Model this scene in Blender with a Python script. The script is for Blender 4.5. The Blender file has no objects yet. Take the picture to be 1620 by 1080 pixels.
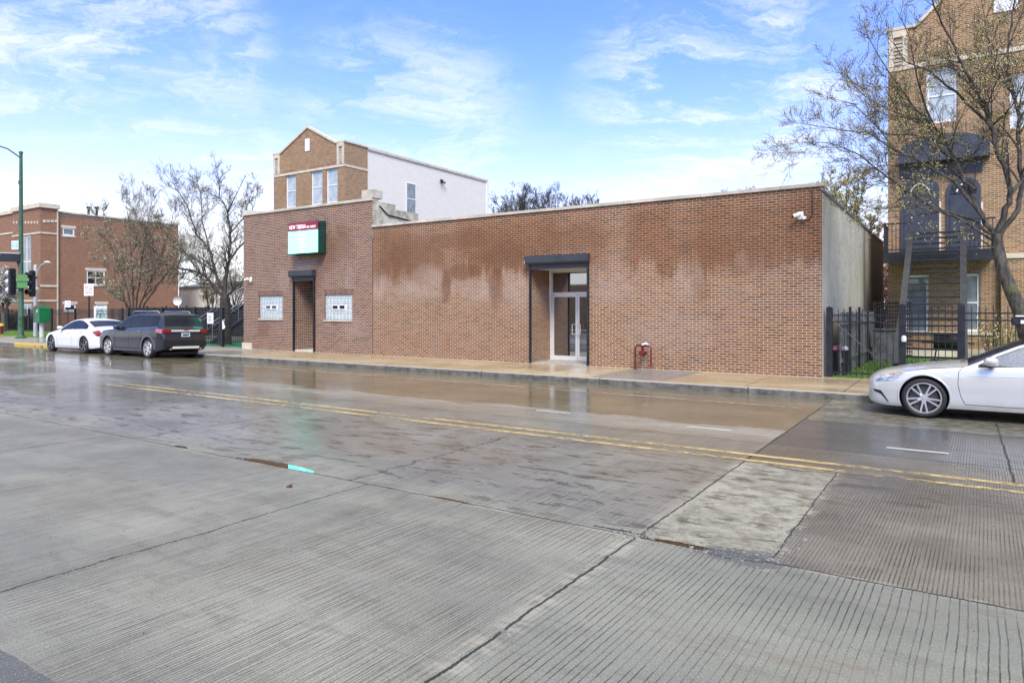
import bpy, bmesh, math, random
from mathutils import Vector, Matrix
R = math.radians
sc = bpy.context.scene
col = sc.collection
rng = random.Random(7)

# ------------------------------------------------------------------ camera, world, sun, exposure
YAW = 33.3
CAMZ = 1.7
cam = bpy.data.cameras.new('camera'); camo = bpy.data.objects.new('camera', cam); col.objects.link(camo)
cam.lens = 24.02; cam.sensor_width = 36; cam.shift_y = -0.0309; cam.clip_start = 0.1; cam.clip_end = 5000
camo.location = (0, 0, CAMZ); camo.rotation_euler = (R(90), 0, R(YAW)); sc.camera = camo
sc.view_settings.view_transform = 'Standard'; sc.view_settings.look = 'None'
sc.view_settings.exposure = 0.87; sc.view_settings.gamma = 1.0
SUN_EL, SUN_AZ = 48.0, 145.0          # azimuth clockwise from +Y
sd = bpy.data.lights.new('sun', 'SUN'); so = bpy.data.objects.new('sun', sd); col.objects.link(so)
sd.energy = 2.3; sd.angle = R(22); sd.color = (1.0, .955, .89)
so.rotation_euler = (R(90 - SUN_EL), 0, R(180 - SUN_AZ)); so.location = (0, 0, 60)
_fs, _fc = math.sin(R(YAW)), math.cos(R(YAW))

def at(px, py, Y=None, z=None, X=None):
    """pixel of the photograph -> point on a real plane of the place"""
    u = (px - 810) / 1081.; v = (490 - py) / 1081.
    d = (-_fs + u * _fc, _fc + u * _fs, v)
    t = (z - CAMZ) / v if z is not None else (Y / d[1] if Y is not None else X / d[0])
    return Vector((d[0] * t, d[1] * t, CAMZ + d[2] * t))

# ------------------------------------------------------------------ node helpers
class S:
    def __init__(s, g, k): s.g = g; s.k = k
    def _m(s, op, b=None, c=None):
        n = s.g.nodes.new('ShaderNodeMath'); n.operation = op
        for i, v in enumerate([s, b, c]):
            if v is None: continue
            if isinstance(v, S): s.g.links.new(v.k, n.inputs[i])
            else: n.inputs[i].default_value = v
        return S(s.g, n.outputs[0])
    def __add__(s, b): return s._m('ADD', b)
    __radd__ = __add__
    def __sub__(s, b): return s._m('SUBTRACT', b)
    def __rsub__(s, b): return (s * -1) + b
    def __mul__(s, b): return s._m('MULTIPLY', b)
    __rmul__ = __mul__
    def __truediv__(s, b): return s._m('DIVIDE', b)
    def abs(s): return s._m('ABSOLUTE')
    def max(s, b): return s._m('MAXIMUM', b)
    def min(s, b): return s._m('MINIMUM', b)
    def pow(s, b): return s._m('POWER', b)
    def fract(s): return s._m('FRACT')
    def floor(s): return s._m('FLOOR')
    def gt(s, b): return s._m('GREATER_THAN', b)
    def lt(s, b): return s._m('LESS_THAN', b)
    def sin(s): return s._m('SINE')
    def sstep(s, a, b, lo=0., hi=1.):
        n = s.g.nodes.new('ShaderNodeMapRange'); n.interpolation_type = 'SMOOTHSTEP'
        s.g.links.new(s.k, n.inputs[0])
        if a > b: a, b, lo, hi = b, a, hi, lo
        n.inputs[1].default_value = a; n.inputs[2].default_value = b
        n.inputs[3].default_value = lo; n.inputs[4].default_value = hi
        return S(s.g, n.outputs[0])

class G:
    """a node graph on a material or world"""
    def __init__(s, tree): s.t = tree; s.nodes = tree.nodes; s.links = tree.links; s._pos = None
    def node(s, ty, **kw):
        n = s.nodes.new(ty)
        for k, v in kw.items(): setattr(n, k, v)
        return n
    def put(s, n, key, v):
        if isinstance(v, S): s.links.new(v.k, n.inputs[key])
        elif isinstance(v, (tuple, list)) and len(v) == 3 and len(n.inputs[key].default_value) == 4: n.inputs[key].default_value = (*v, 1)
        else: n.inputs[key].default_value = v
    def xyz(s, sock):
        n = s.node('ShaderNodeSeparateXYZ'); s.links.new(sock, n.inputs[0]); return [S(s, o) for o in n.outputs]
    def pos(s):
        if not s._pos:
            n = s.node('ShaderNodeNewGeometry'); s._pos = s.xyz(n.outputs['Position']); s._nrm = s.xyz(n.outputs['True Normal'])
        return s._pos
    def nrm(s): s.pos(); return s._nrm
    def obj(s):
        n = s.node('ShaderNodeTexCoord'); return s.xyz(n.outputs['Object'])
    def vec(s, x, y, z=0.):
        n = s.node('ShaderNodeCombineXYZ')
        for i, v in enumerate((x, y, z)): s.put(n, i, v)
        return S(s, n.outputs[0])
    def noise(s, v, scale=1., detail=3., rough=.55, dist=0., color=False):
        n = s.node('ShaderNodeTexNoise'); s.put(n, 'Vector', v); s.put(n, 'Scale', scale)
        n.inputs['Detail'].default_value = detail; n.inputs['Roughness'].default_value = rough; n.inputs['Distortion'].default_value = dist
        return S(s, n.outputs['Color' if color else 'Fac'])
    def mix(s, f, a, b, mode='MIX'):
        n = s.node('ShaderNodeMix', data_type='RGBA', blend_type=mode)
        for k, v in ((0, f), (6, a), (7, b)):
            if isinstance(v, S): s.links.new(v.k, n.inputs[k])
            elif isinstance(v, (tuple, list)): n.inputs[k].default_value = (*v[:3], 1)
            else: n.inputs[k].default_value = v if k == 0 else (v, v, v, 1)
        return S(s, n.outputs[2])
    def bump(s, h, dist=.01, strength=1., normal=None):
        n = s.node('ShaderNodeBump'); n.inputs['Strength'].default_value = strength; n.inputs['Distance'].default_value = dist
        s.links.new(h.k, n.inputs['Height'])
        if normal: s.links.new(normal.k, n.inputs['Normal'])
        return S(s, n.outputs[0])

def newmat(name):
    m = bpy.data.materials.new(name); m.use_nodes = True
    g = G(m.node_tree); b = m.node_tree.nodes['Principled BSDF']; g.b = b
    return m, g, b

def mat(name, c, rough=.6, metal=0., var=.12, scale=3., bump=0., coat=0., spec=.5, emit=0., bscale=None):
    m, g, b = newmat(name)
    x, y, z = g.pos(); v = g.vec(x, y, z)
    n = g.noise(v, scale, 4.)
    d = tuple(k * (1 - var) for k in c); l = tuple(min(1, k * (1 + var)) for k in c)
    cc = g.mix(n.sstep(.3, .7), d, l)
    g.put(b, 'Base Color', cc); b.inputs['Metallic'].default_value = metal
    g.put(b, 'Roughness', n.sstep(.2, .8, max(.02, rough * .85), min(1, rough * 1.15)))
    b.inputs['Coat Weight'].default_value = coat; b.inputs['Coat Roughness'].default_value = .05
    b.inputs['Specular IOR Level'].default_value = spec
    if bump: g.put(b, 'Normal', g.bump(g.noise(v, bscale or scale * 8, 3.), bump))
    if emit:
        g.put(b, 'Emission Color', c); b.inputs['Emission Strength'].default_value = emit
    return m

# ------------------------------------------------------------------ world: sky with thin wisps of cirrus
w = bpy.data.worlds.new('World'); sc.world = w; w.use_nodes = True
g = G(w.node_tree); bg = w.node_tree.nodes['Background']
sky = g.node('ShaderNodeTexSky', sky_type='NISHITA'); sky.sun_disc = False
sky.sun_elevation = R(SUN_EL); sky.sun_rotation = R(SUN_AZ); sky.altitude = 0; sky.air_density = 1.0; sky.dust_density = .6; sky.ozone_density = 3.0
tc = g.node('ShaderNodeTexCoord'); dx, dy, dz = g.xyz(tc.outputs['Generated'])
zz = dz.max(.02) + .20
u, v = dx / zz, dy / zz
ca, sa = math.cos(R(25)), math.sin(R(25))
uu, vv = u * ca + v * sa, v * ca - u * sa
wv = g.noise(g.vec(uu, vv, 2.), .9, 3., .5)
wq = g.noise(g.vec(uu, vv, 7.), 3.2, 5., .6)
wx = uu + (wv - .5) * .9 + (wq - .5) * .5; wy = vv + (wv - .5) * .6 + (wq - .5) * .35
wisp = g.noise(g.vec(wx * .9, wy * 1.5, 5.), 1.5, 10., .66, .0)
big = g.noise(g.vec(uu * .5, vv * .6, 9.), .75, 4., .5)
mask = wisp.sstep(.46, .72) * big.sstep(.42, .60)
fine = g.noise(g.vec(wx * 1.4, wy * 3.2, 1.), 2.0, 7., .65)
def near(px, py, r0, r1):
    q = at(px, py, Y=1.); q.z -= CAMZ; q.normalize(); return (dx * q.x + dy * q.y + dz * q.z).sstep(math.cos(R(r0)), math.cos(R(r1)))
spot = near(1130, 165, 13, 3).max(near(70, 60, 10, 2) * .8).max(near(270, 95, 9, 2) * .8).max(near(640, 215, 12, 2) * .7)
tuft = g.noise(g.vec(wx * 1.1, wy * 2.0, 3.), 1.7, 10., .70, .0)
mask = (mask * .75).max(spot * tuft.sstep(.43, .68) * .92)
mask = (mask * (.45 + fine * 1.0)).min(.92)
low = dz.sstep(.46, .02)
haze = (low.pow(2.2) * .90 + dz.sstep(.22, .0) * .25 + big.sstep(.40, .75) * .16 * low).min(.96)
over = dz.sstep(.52, .72) * .92                 # unseen cloud bank added overhead to soften and whiten the light
tot = (mask + haze - mask * haze); tot = (tot + over - tot * over).min(.97)
blue = g.mix(1.0, S(g, sky.outputs[0]), (.92, 1.06, 1.72), 'MULTIPLY')
cl = g.mix(over, (5.75, 5.85, 6.0), (6.1, 6.1, 5.0))
g.put(bg, 'Color', g.mix(tot, blue, cl))
bg.inputs['Strength'].default_value = .115

# ------------------------------------------------------------------ object helpers
def tag(o, label=None, cat=None, group=None, kind=None):
    if label: o['label'] = label
    if cat: o['category'] = cat
    if group: o['group'] = group
    if kind: o['kind'] = kind
    return o
def thing(name, label, cat, loc=(0, 0, 0), rz=0, group=None):
    o = bpy.data.objects.new(name, None); col.objects.link(o); o.location = loc; o.rotation_euler = (0, 0, rz)
    o.empty_display_size = .2
    return tag(o, label, cat, group)
def copy_tree(o, parent=None):
    c = o.copy(); col.objects.link(c); c.parent = parent
    for ch in [k for k in bpy.data.objects if k.parent == o]: copy_tree(ch, c)
    return c

class MB:
    def __init__(s): s.v = []; s.f = []; s.mi = []; s.cur = 0
    def add(s, vs, fs):
        n = len(s.v); s.v += [tuple(q) for q in vs]; s.f += [tuple(i + n for i in f) for f in fs]; s.mi += [s.cur] * len(fs); return s
    def quad(s, *p): return s.add(p, [tuple(range(len(p)))])
    def box(s, x0, x1, y0, y1, z0, z1):
        if x0 > x1: x0, x1 = x1, x0
        if y0 > y1: y0, y1 = y1, y0
        if z0 > z1: z0, z1 = z1, z0
        return s.add([(x0,y0,z0),(x1,y0,z0),(x1,y1,z0),(x0,y1,z0),(x0,y0,z1),(x1,y0,z1),(x1,y1,z1),(x0,y1,z1)],
            [(0,3,2,1),(4,5,6,7),(0,1,5,4),(1,2,6,5),(2,3,7,6),(3,0,4,7)])
    def prism(s, pts, a, b, axis='y'):
        """pts 2-D outline extruded along an axis from a to b"""
        def p3(p, t): return (p[0], t, p[1]) if axis == 'y' else ((t, p[0], p[1]) if axis == 'x' else (p[0], p[1], t))
        n = len(pts); vs = [p3(p, a) for p in pts] + [p3(p, b) for p in pts]
        fs = [tuple(range(n)), tuple(reversed(range(n, 2 * n)))] + [(i, i + n, (i + 1) % n + n, (i + 1) % n) for i in range(n)]
        return s.add(vs, fs)
    def tube(s, pts, rad, n=8, cap=True):
        pts = [Vector(p) for p in pts]
        if not isinstance(rad, (list, tuple)): rad = [rad] * len(pts)
        vs = []; fs = []; a = None
        for i, p in enumerate(pts):
            d = (pts[min(i + 1, len(pts) - 1)] - pts[max(i - 1, 0)])
            d = d.normalized() if d.length > 1e-9 else Vector((0, 0, 1))
            if a is None:
                a = d.orthogonal().normalized()
            else:
                a = (a - d * a.dot(d)); a = a.normalized() if a.length > 1e-6 else d.orthogonal().normalized()
            b = d.cross(a)
            for k in range(n):
                t = 2 * math.pi * k / n
                vs.append(p + (a * math.cos(t) + b * math.sin(t)) * rad[i])
        for i in range(len(pts) - 1):
            for k in range(n):
                k2 = (k + 1) % n
                fs.append((i * n + k, i * n + k2, (i + 1) * n + k2, (i + 1) * n + k))
        if cap:
            fs.append(tuple(reversed(range(n)))); fs.append(tuple(range((len(pts) - 1) * n, len(pts) * n)))
        return s.add(vs, fs)
    def lathe(s, prof, c=(0, 0, 0), axis='z', n=24):
        vs = []; fs = []; c = Vector(c)
        for r, h in prof:
            for k in range(n):
                t = 2 * math.pi * k / n; a, b = r * math.cos(t), r * math.sin(t)
                vs.append(c + (Vector((a, b, h)) if axis == 'z' else (Vector((a, h, b)) if axis == 'y' else Vector((h, a, b)))))
        m = len(prof)
        for i in range(m - 1):
            for k in range(n):
                k2 = (k + 1) % n
                fs.append((i * n + k, i * n + k2, (i + 1) * n + k2, (i + 1) * n + k))
        return s.add(vs, fs)
    def build(s, name, m, parent=None, smooth=False, bevel=0, recalc=True):
        me = bpy.data.meshes.new(name); me.from_pydata(s.v, [], s.f)
        for q in (m if isinstance(m, (list, tuple)) else [m]): me.materials.append(q)
        me.polygons.foreach_set('material_index', s.mi)
        if recalc or bevel:
            bm = bmesh.new(); bm.from_mesh(me)
            if bevel:
                es = [e for e in bm.edges if len(e.link_faces) == 2 and e.calc_face_angle(0) > .6]
                bmesh.ops.bevel(bm, geom=es, offset=bevel, segments=2, affect='EDGES', clamp_overlap=True)
            if recalc: bmesh.ops.recalc_face_normals(bm, faces=bm.faces)
            bm.to_mesh(me); bm.free()
        if smooth:
            me.polygons.foreach_set('use_smooth', [True] * len(me.polygons)); me.set_sharp_from_angle(angle=R(38))
        o = bpy.data.objects.new(name, me); col.objects.link(o)
        if parent:
            o.parent = parent; o.matrix_parent_inverse = Matrix.Identity(4)
        return o
def B(*a): return MB().box(*a)
# things built in world coordinates: the Empty stands at the base, parts get shifted back
def build_w(mb, name, m, parent, **k):
    p = parent
    off = Vector((0, 0, 0))
    while p is not None: off += p.location; p = p.parent
    mb.v = [tuple(Vector(q) - off) for q in mb.v]
    return mb.build(name, m, parent, **k)

# ------------------------------------------------------------------ materials
def brick_mat(name, c1, c2, c3, mortar, blobs=(), tone=.16, stain=(.12, .055, .03), msize=.012, band=False):
    m, g, b = newmat(name)
    x, y, z = g.pos(); nx, ny, nz = g.nrm()
    ax = nx.abs().gt(.6); hz = x * (1 - ax) + y * ax
    v = g.vec(hz, z, 0.)
    n = g.node('ShaderNodeTexBrick', offset=.5, squash=1.0); g.put(n, 'Vector', v)
    n.inputs['Scale'].default_value = 1.0; n.inputs['Brick Width'].default_value = .2115; n.inputs['Row Height'].default_value = .0668
    n.inputs['Mortar Size'].default_value = msize * .5; n.inputs['Mortar Smooth'].default_value = .15; n.inputs['Bias'].default_value = 0.
    n.inputs['Color1'].default_value = (0, 0, 0, 1); n.inputs['Color2'].default_value = (1, 1, 1, 1); n.inputs['Mortar'].default_value = (.5, .5, .5, 1)
    rnd = S(g, n.outputs['Color']); mor = S(g, n.outputs['Fac'])
    rs = g.node('ShaderNodeSeparateColor'); g.links.new(rnd.k, rs.inputs[0]); rr = S(g, rs.outputs[0])
    big = g.noise(g.vec(x * .35, y * .35, z * .55), 1., 5., .6, .4)
    med = g.noise(g.vec(x, y, z * .6), 1.3, 5., .6)
    c = g.mix(rr.sstep(.0, .6), c1, c2); c = g.mix(rr.sstep(.62, .95), c, c3)
    c = g.mix(g.noise(g.vec(hz, z, 3.), 40., 2.).sstep(.3, .7) * .35, c, tuple(k * .72 for k in c1))
    c = g.mix(med.sstep(.5, .75) * tone * 1.6, c, stain)
    cm = g.mix(med.sstep(.45, .75) * .45, mortar, tuple(k * .6 for k in mortar))
    wob = g.noise(g.vec(x * 1.5, y * 1.5, z * .55), 1.5, 8., .72)
    wet = None; pale = None; g_wob2 = g.noise(g.vec(x * 2.2, y, z * 1.3), 1.7, 7., .7)
    for (bx, bz, rx, rz, kind, amt) in blobs:
        dd = (((x - bx + (wob - .5) * rx * 1.1) / rx).pow(2.) if False else ((x - bx + (wob - .5) * rx * 1.2) * (1 / rx)))
        de = (z - bz + (wob - .5) * rz * 1.0) * (1 / rz)
        f = (dd * dd + de * de + (g_wob2 - .5) * 1.5).sstep(1.15, .1) * amt
        if kind == 'w': wet = f if wet is None else wet.max(f)
        else: pale = f if pale is None else pale.max(f)
    if band:
        zb = 3.15 - (g.noise(g.vec(x * 1.5, 0., 7.), 1.0, 8., .75) - .45) * 5.0
        bw = (z - zb).sstep(-.08, .22) * z.sstep(5.0, 4.3, .35, 1.) * g.noise(g.vec(x * .28, 0., 2.), 1., 2.).sstep(.36, .52)
        c = g.mix(bw * .85, c, g.mix(1.0, c, (.72, .50, .34), 'MULTIPLY')); cm = g.mix(bw * .7, cm, (.40, .22, .11))
        pl_ = (zb - z).sstep(.0, .25) * (z - 1.6).sstep(.0, .8) * g.noise(g.vec(x * .6, y, z * .8), 1.4, 5., .6).sstep(.42, .62)
        c = g.mix(pl_ * .26, c, (.44, .34, .29))
    if wet is not None:
        c = g.mix(wet * .66, c, (.115, .045, .018)); cm = g.mix(wet * .70, cm, (.30, .15, .07))
    if pale is not None:
        c = g.mix(pale * .30, c, (.42, .33, .29)); cm = g.mix(pale * .25, cm, (.58, .50, .42))
    out = g.mix(mor, c, cm)
    g.put(b, 'Base Color', out); g.put(b, 'Roughness', med.sstep(.3, .8, .75, .55)); b.inputs['Specular IOR Level'].default_value = .35
    g.put(b, 'Normal', g.bump((1 - mor) + g.noise(v, 90., 2.) * .3, .006, .8))
    return m

BL = [(-16.6, 3.55, 1.7, .9, 'w', .8), (-15.0, 2.55, .28, .75, 'w', .9), (-14.2, 3.0, .8, .35, 'w', 1.), (-12.9, 2.5, .35, .9, 'w', .9), (-12.6, 3.5, 1.2, .6, 'w', .9), (-17.4, 3.0, .3, .5, 'w', .8),
      (-14.6, 4.1, 2.6, .35, 'w', .7), (-9.8, 3.9, 1.8, .5, 'w', .6), (-5.9, 3.2, 1.1, .75, 'w', .65), (-4.6, 3.2, 1.2, .7, 'w', .7), (-6.0, 2.35, .35, .5, 'w', .55), (-4.3, 4.0, 1.0, .5, 'w', .5),
      (-16.4, 2.4, 1.1, .5, 'p', .8), (-15.9, 2.9, .8, .5, 'p', .9), (-18.4, 2.6, .9, .5, 'p', .75), (-13.7, 2.4, .7, .5, 'p', .7), (-9.0, 2.6, .9, .8, 'p', .35), (-6.8, 1.1, 1.6, .7, 'p', .45), (-11.9, 2.2, .6, .8, 'p', .5)]
M_brick = brick_mat('brown brick', (.135, .074, .036), (.27, .130, .064), (.19, .104, .075), (.74, .55, .37), BL, msize=.013, band=True)
BL2 = [(-21.0, 4.0, .9, .9, 'w', .75), (-20.2, 4.4, .6, .8, 'w', .55), (-21.6, 2.9, .5, .8, 'w', .5), (-25.0, .9, .5, .5, 'w', .6), (-22.4, 3.55, .8, .22, 'p', 1.), (-19.75, 2.6, .35, .9, 'p', .6), (-19.6, 1.0, .7, .5, 'p', .55), (-23.7, 2.9, .4, .6, 'p', .5)]
M_brick2 = brick_mat('purple brown brick', (.085, .044, .032), (.225, .108, .056), (.15, .088, .082), (.76, .58, .42), BL2, msize=.013)
M_brick3 = brick_mat('tan brown house brick', (.22, .115, .050), (.37, .205, .092), (.18, .105, .065), (.62, .50, .34), msize=.013)
M_brick4 = brick_mat('red corner brick', (.25, .115, .062), (.31, .155, .085), (.22, .11, .07), (.42, .27, .18), msize=.010)
M_brick4.name = 'red corner brick'
M_stone = mat('limestone coping', (.52, .47, .38), .8, var=.22, scale=1.4, bump=.003)
M_stone2 = mat('cast stone trim', (.60, .52, .40), .8, var=.12, scale=3., bump=.002)
def stucco():
    m, g, b = newmat('stained grey stucco')
    x, y, z = g.pos(); n = g.noise(g.vec(x, y * .7, z * .5), 1.2, 6., .65, .3); f = g.noise(g.vec(x, y, z), 9., 5., .6)
    c = g.mix(n.sstep(.35, .7), (.50, .46, .375), (.39, .36, .29)); c = g.mix(f.sstep(.5, .8) * .4, c, (.50, .49, .44))
    seam = ((y - 27.7 + (n - .5) * .5).abs()).sstep(.55, .05); c = g.mix(seam * .75, c, (.085, .078, .066))
    drip = g.noise(g.vec(y * 3.2, z * .25, 4.), 1., 5., .6); top = z.sstep(2.8, 4.9)
    c = g.mix((drip.sstep(.50, .72) * (top * .7 + .06)), c, (.15, .135, .10))
    crack = g.noise(g.vec(y, z, 1.), 1.4, 5., .7, .8); c = g.mix((crack - .5).abs().sstep(.012, .003) * .55, c, (.12, .115, .10))
    far = y.sstep(27.7, 27.9); c = g.mix(far * .35, c, (.33, .28, .21))
    g.put(b, 'Base Color', c); b.inputs['Roughness'].default_value = .85; g.put(b, 'Normal', g.bump(f + n, .02, .6)); return m
M_stucco = stucco()
def siding():
    m, g, b = newmat('white lap siding')
    x, y, z = g.pos(); q = (z * (1 / .115)).fract(); n = g.noise(g.vec(x, y, z * 2), 1.5, 3.)
    c = g.mix(n.sstep(.3, .7), (.72, .685, .605), (.75, .715, .63)); c = g.mix(q.sstep(.24, .05) * .75, c, (.26, .26, .27))
    g.put(b, 'Base Color', c); b.inputs['Roughness'].default_value = .5; g.put(b, 'Normal', g.bump(1 - q, .02, .8)); return m
M_siding = siding()
M_white = mat('white painted trim', (.78, .78, .77), .45, var=.05)
M_blackm = mat('black painted steel', (.018, .019, .024), .42, var=.3, scale=6)
M_steelhi = mat('wet dark steel channel', (.035, .038, .048), .20, metal=.2, var=.2, scale=4)
M_char = mat('charcoal shutter enamel', (.040, .045, .055), .4, var=.15)
M_alu = mat('clear aluminium frame', (.76, .74, .69), .35, metal=.25, var=.06)
M_glass = mat('dark reflective glass', (.018, .021, .022), .025, var=.2, spec=.9)
M_dglass = mat('silvered door glass', (.016, .02, .02), .02, var=.1, spec=1.); M_dglass.node_tree.nodes['Principled BSDF'].inputs['IOR'].default_value = 2.7
M_glass2 = mat('curtained window glass', (.20, .23, .24), .06, var=.25, scale=2.5, spec=.9)
M_glass3 = mat('pale blind window glass', (.42, .46, .48), .08, var=.18, scale=2.5, spec=.9)
M_conc = mat('concrete', (.36, .34, .30), .7, var=.2, scale=3, bump=.004)
M_roof = mat('grey roofing membrane', (.16, .16, .16), .9, var=.2)
M_bark = mat('dark wet bark', (.045, .036, .030), .8, var=.5, scale=5, bump=.012, bscale=22)
M_bark2 = mat('grey brown bark', (.085, .068, .055), .85, var=.4, scale=6, bump=.008, bscale=20)
def mossbark():
    m, g, b = newmat('mossy bark'); x, y, z = g.pos()
    n = g.noise(g.vec(x, y, z * .4), 14., 5., .6); k = g.noise(g.vec(x, y, z), 3.5, 4.)
    c = g.mix(n.sstep(.35, .65), (.025, .021, .018), (.10, .085, .065)); mm = k.sstep(.5, .66) * z.sstep(3.2, 1.2) * .85
    c = g.mix(mm, c, (.10, .13, .025)); g.put(b, 'Base Color', c); b.inputs['Roughness'].default_value = .8
    g.put(b, 'Normal', g.bump(n, .03)); return m
M_moss = mossbark()
def leafmat(name, a, bcol, ccol):
    m, g, b = newmat(name); o = g.node('ShaderNodeNewGeometry'); r = S(g, o.outputs['Random Per Island'])
    c = g.mix(r.sstep(.1, .6), a, bcol); c = g.mix(r.sstep(.78, .82), c, ccol)
    g.put(b, 'Base Color', c); b.inputs['Roughness'].default_value = .6; b.inputs['Specular IOR Level'].default_value = .3; return m
M_bud = leafmat('opening yellow green buds', (.42, .38, .09), (.58, .50, .17), (.70, .66, .48))
M_bud2 = leafmat('pale cream buds', (.34, .29, .14), (.50, .44, .25), (.68, .64, .52))
M_blos = leafmat('white blossom', (.50, .46, .42), (.68, .64, .58), (.30, .24, .18))
M_hedge = leafmat('dark evergreen leaves', (.030, .040, .020), (.055, .060, .030), (.09, .06, .04))
M_grass = leafmat('grass blades', (.10, .17, .03), (.16, .25, .05), (.20, .22, .08))

# ------------------------------------------------------------------ ROAD material: wet grooved concrete slabs
def road_mat():
    m, g, b = newmat('wet grooved road concrete')
    x0, y0, z0 = g.pos()
    P = g.vec(x0, y0, 0.)
    wn = g.noise(P, 1.1, 3.); wf = g.noise(P, 14., 4., .65)
    x = x0 - (y0 - 5.) * .022                      # grooves run a touch askew of the street
    ex = x0 + (wn - .5) * .06 + (wf - .5) * .035; ey = y0 + (wn - .5) * .05 + (wf - .5) * .03
    right = ex.gt(-2.22); fg = ey.lt(5.2)
    fgr = right * fg
    left = 1 - right
    ex2 = ex + (g.noise(P, 3.2, 8., .75) - .5) * .34
    patch = right * ex2.lt(-1.17) * (1 - fg) * ey.lt(8.5)
    fine = right * (1 - fg) * ey.lt(9.75) * (1 - patch)
    far_r = right * ey.gt(9.75)
    agg_r = right * ey.gt(12.32)
    pud = g.noise(g.vec(x0 * .55, y0 * 1.6, 33.), 1.3, 7., .66)
    lane = left * (ey + (pud - .5) * 2.2).sstep(10.75, 11.0)            # smooth far lane that holds the water
    strip = left * ey.gt(9.85)
    # grooves
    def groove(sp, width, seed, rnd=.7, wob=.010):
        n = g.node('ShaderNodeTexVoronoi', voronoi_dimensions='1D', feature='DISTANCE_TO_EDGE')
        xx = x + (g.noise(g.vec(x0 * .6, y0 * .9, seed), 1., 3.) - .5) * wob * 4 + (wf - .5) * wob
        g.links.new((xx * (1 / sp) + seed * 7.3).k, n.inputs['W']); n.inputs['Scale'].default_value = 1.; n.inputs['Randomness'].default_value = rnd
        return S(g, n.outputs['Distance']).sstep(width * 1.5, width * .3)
    wear = g.noise(g.vec(x0 * .5, y0 * 1.3, 3.), 1.3, 6., .62)
    wear2 = g.noise(g.vec(x0 * .8, y0 * 2.4, 8.), 2.1, 6., .65)
    fade = g.noise(g.vec(x0 * .9, y0 * .5, 51.), 1.1, 5., .6).sstep(.34, .62, .38, 1.)
    n_br = g.noise(g.vec(x0 * 12., y0 * 2.2, 16.), 1.3, 5., .7).sstep(.38, .5)
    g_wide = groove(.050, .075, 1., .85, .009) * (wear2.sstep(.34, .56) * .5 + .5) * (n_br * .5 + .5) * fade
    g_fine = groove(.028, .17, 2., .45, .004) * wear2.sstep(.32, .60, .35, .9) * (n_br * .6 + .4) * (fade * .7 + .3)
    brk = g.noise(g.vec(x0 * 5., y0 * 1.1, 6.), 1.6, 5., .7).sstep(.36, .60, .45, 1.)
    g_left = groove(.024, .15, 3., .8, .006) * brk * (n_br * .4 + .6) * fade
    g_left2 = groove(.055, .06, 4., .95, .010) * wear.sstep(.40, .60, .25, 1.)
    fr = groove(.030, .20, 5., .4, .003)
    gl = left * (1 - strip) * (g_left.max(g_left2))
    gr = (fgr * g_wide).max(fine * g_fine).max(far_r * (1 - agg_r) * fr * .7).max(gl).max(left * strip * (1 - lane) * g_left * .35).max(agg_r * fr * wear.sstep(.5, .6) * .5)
    # base tones of each slab
    n1 = g.noise(P, .7, 6., .6); n2 = g.noise(P, 6., 6., .7); n3 = g.noise(P, 60., 4., .7); n4 = g.noise(P, 170., 2., .6)
    slabL = g.mix(n1.sstep(.3, .7), (.26, .25, .225), (.38, .37, .335))
    c = slabL
    c = g.mix(fgr, c, g.mix(n1.sstep(.3, .7), (.235, .24, .215), (.31, .31, .285)))
    c = g.mix(fine, c, g.mix(n1.sstep(.35, .65), (.165, .138, .112), (.26, .232, .20)))
    c = g.mix(far_r, c, g.mix(n1.sstep(.35, .65), (.125, .122, .122), (.165, .16, .158)))
    c = g.mix(agg_r, c, g.mix(n2.sstep(.4, .6), (.16, .15, .12), (.34, .325, .28)))
    c = g.mix(patch, c, g.mix(n2.sstep(.35, .62), (.24, .225, .18), (.50, .48, .42)))
    c = g.mix(lane, c, g.mix(n1.sstep(.3, .7), (.19, .160, .105), (.27, .235, .165)))
    c = g.mix(ey.lt(1.58) * left, c, (.15, .155, .165))
    c = g.mix(left * ey.sstep(9.8, 10.5) * (1 - lane) * .9, c, (.43, .42, .40))  # pale strip: sky reflection on the wet concrete put into the colour
    # speckle of exposed stones
    spk = n4.sstep(.60, .72); stain_on = wear.sstep(.45, .7)
    c = g.mix(spk * .5 * (stain_on + patch).min(1.), c, (.52, .50, .46))
    c = g.mix(n3.sstep(.5, .72) * (patch * .35 + .4), c, (.13, .12, .105))
    pit = g.noise(g.vec(x0 * 1., y0 * .6, 44.), 26., 6., .75).sstep(.60, .66); c = g.mix(pit * (patch * .5 + agg_r * .3 + .35), c, (.10, .092, .075))
    c = g.mix(n4.sstep(.46, .3) * .8, c, (.08, .075, .065))
    n5 = g.noise(P, 95., 2., .5); c = g.mix(n5.sstep(.60, .68) * .6, c, (.56, .54, .48)); c = g.mix(n5.sstep(.37, .29) * .7, c, (.07, .065, .055))
    # reddish worn traffic bands and olive moss-like silt
    c = g.mix(wear.sstep(.52, .72) * .30 * (1 - lane), c, (.24, .165, .125))
    silt = g.noise(g.vec(x0 * 1.1, y0 * 3.6, 12.), 1.5, 9., .78, .4)
    siltz = (left * y0.sstep(4.9, 5.6) * y0.sstep(9.4, 7.6)).max(patch).max(right * y0.sstep(6.6, 7.6) * y0.sstep(9.2, 8.6)).max(.22)
    damp = silt.sstep(.535, .575) * siltz
    c = g.mix(damp * .82, c, (.10, .078, .042))
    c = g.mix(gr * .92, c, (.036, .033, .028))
    # joints and cracks
    cw = (g.noise(g.vec(x0, y0, 21.), 2.0, 12., .78) - .5)
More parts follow.
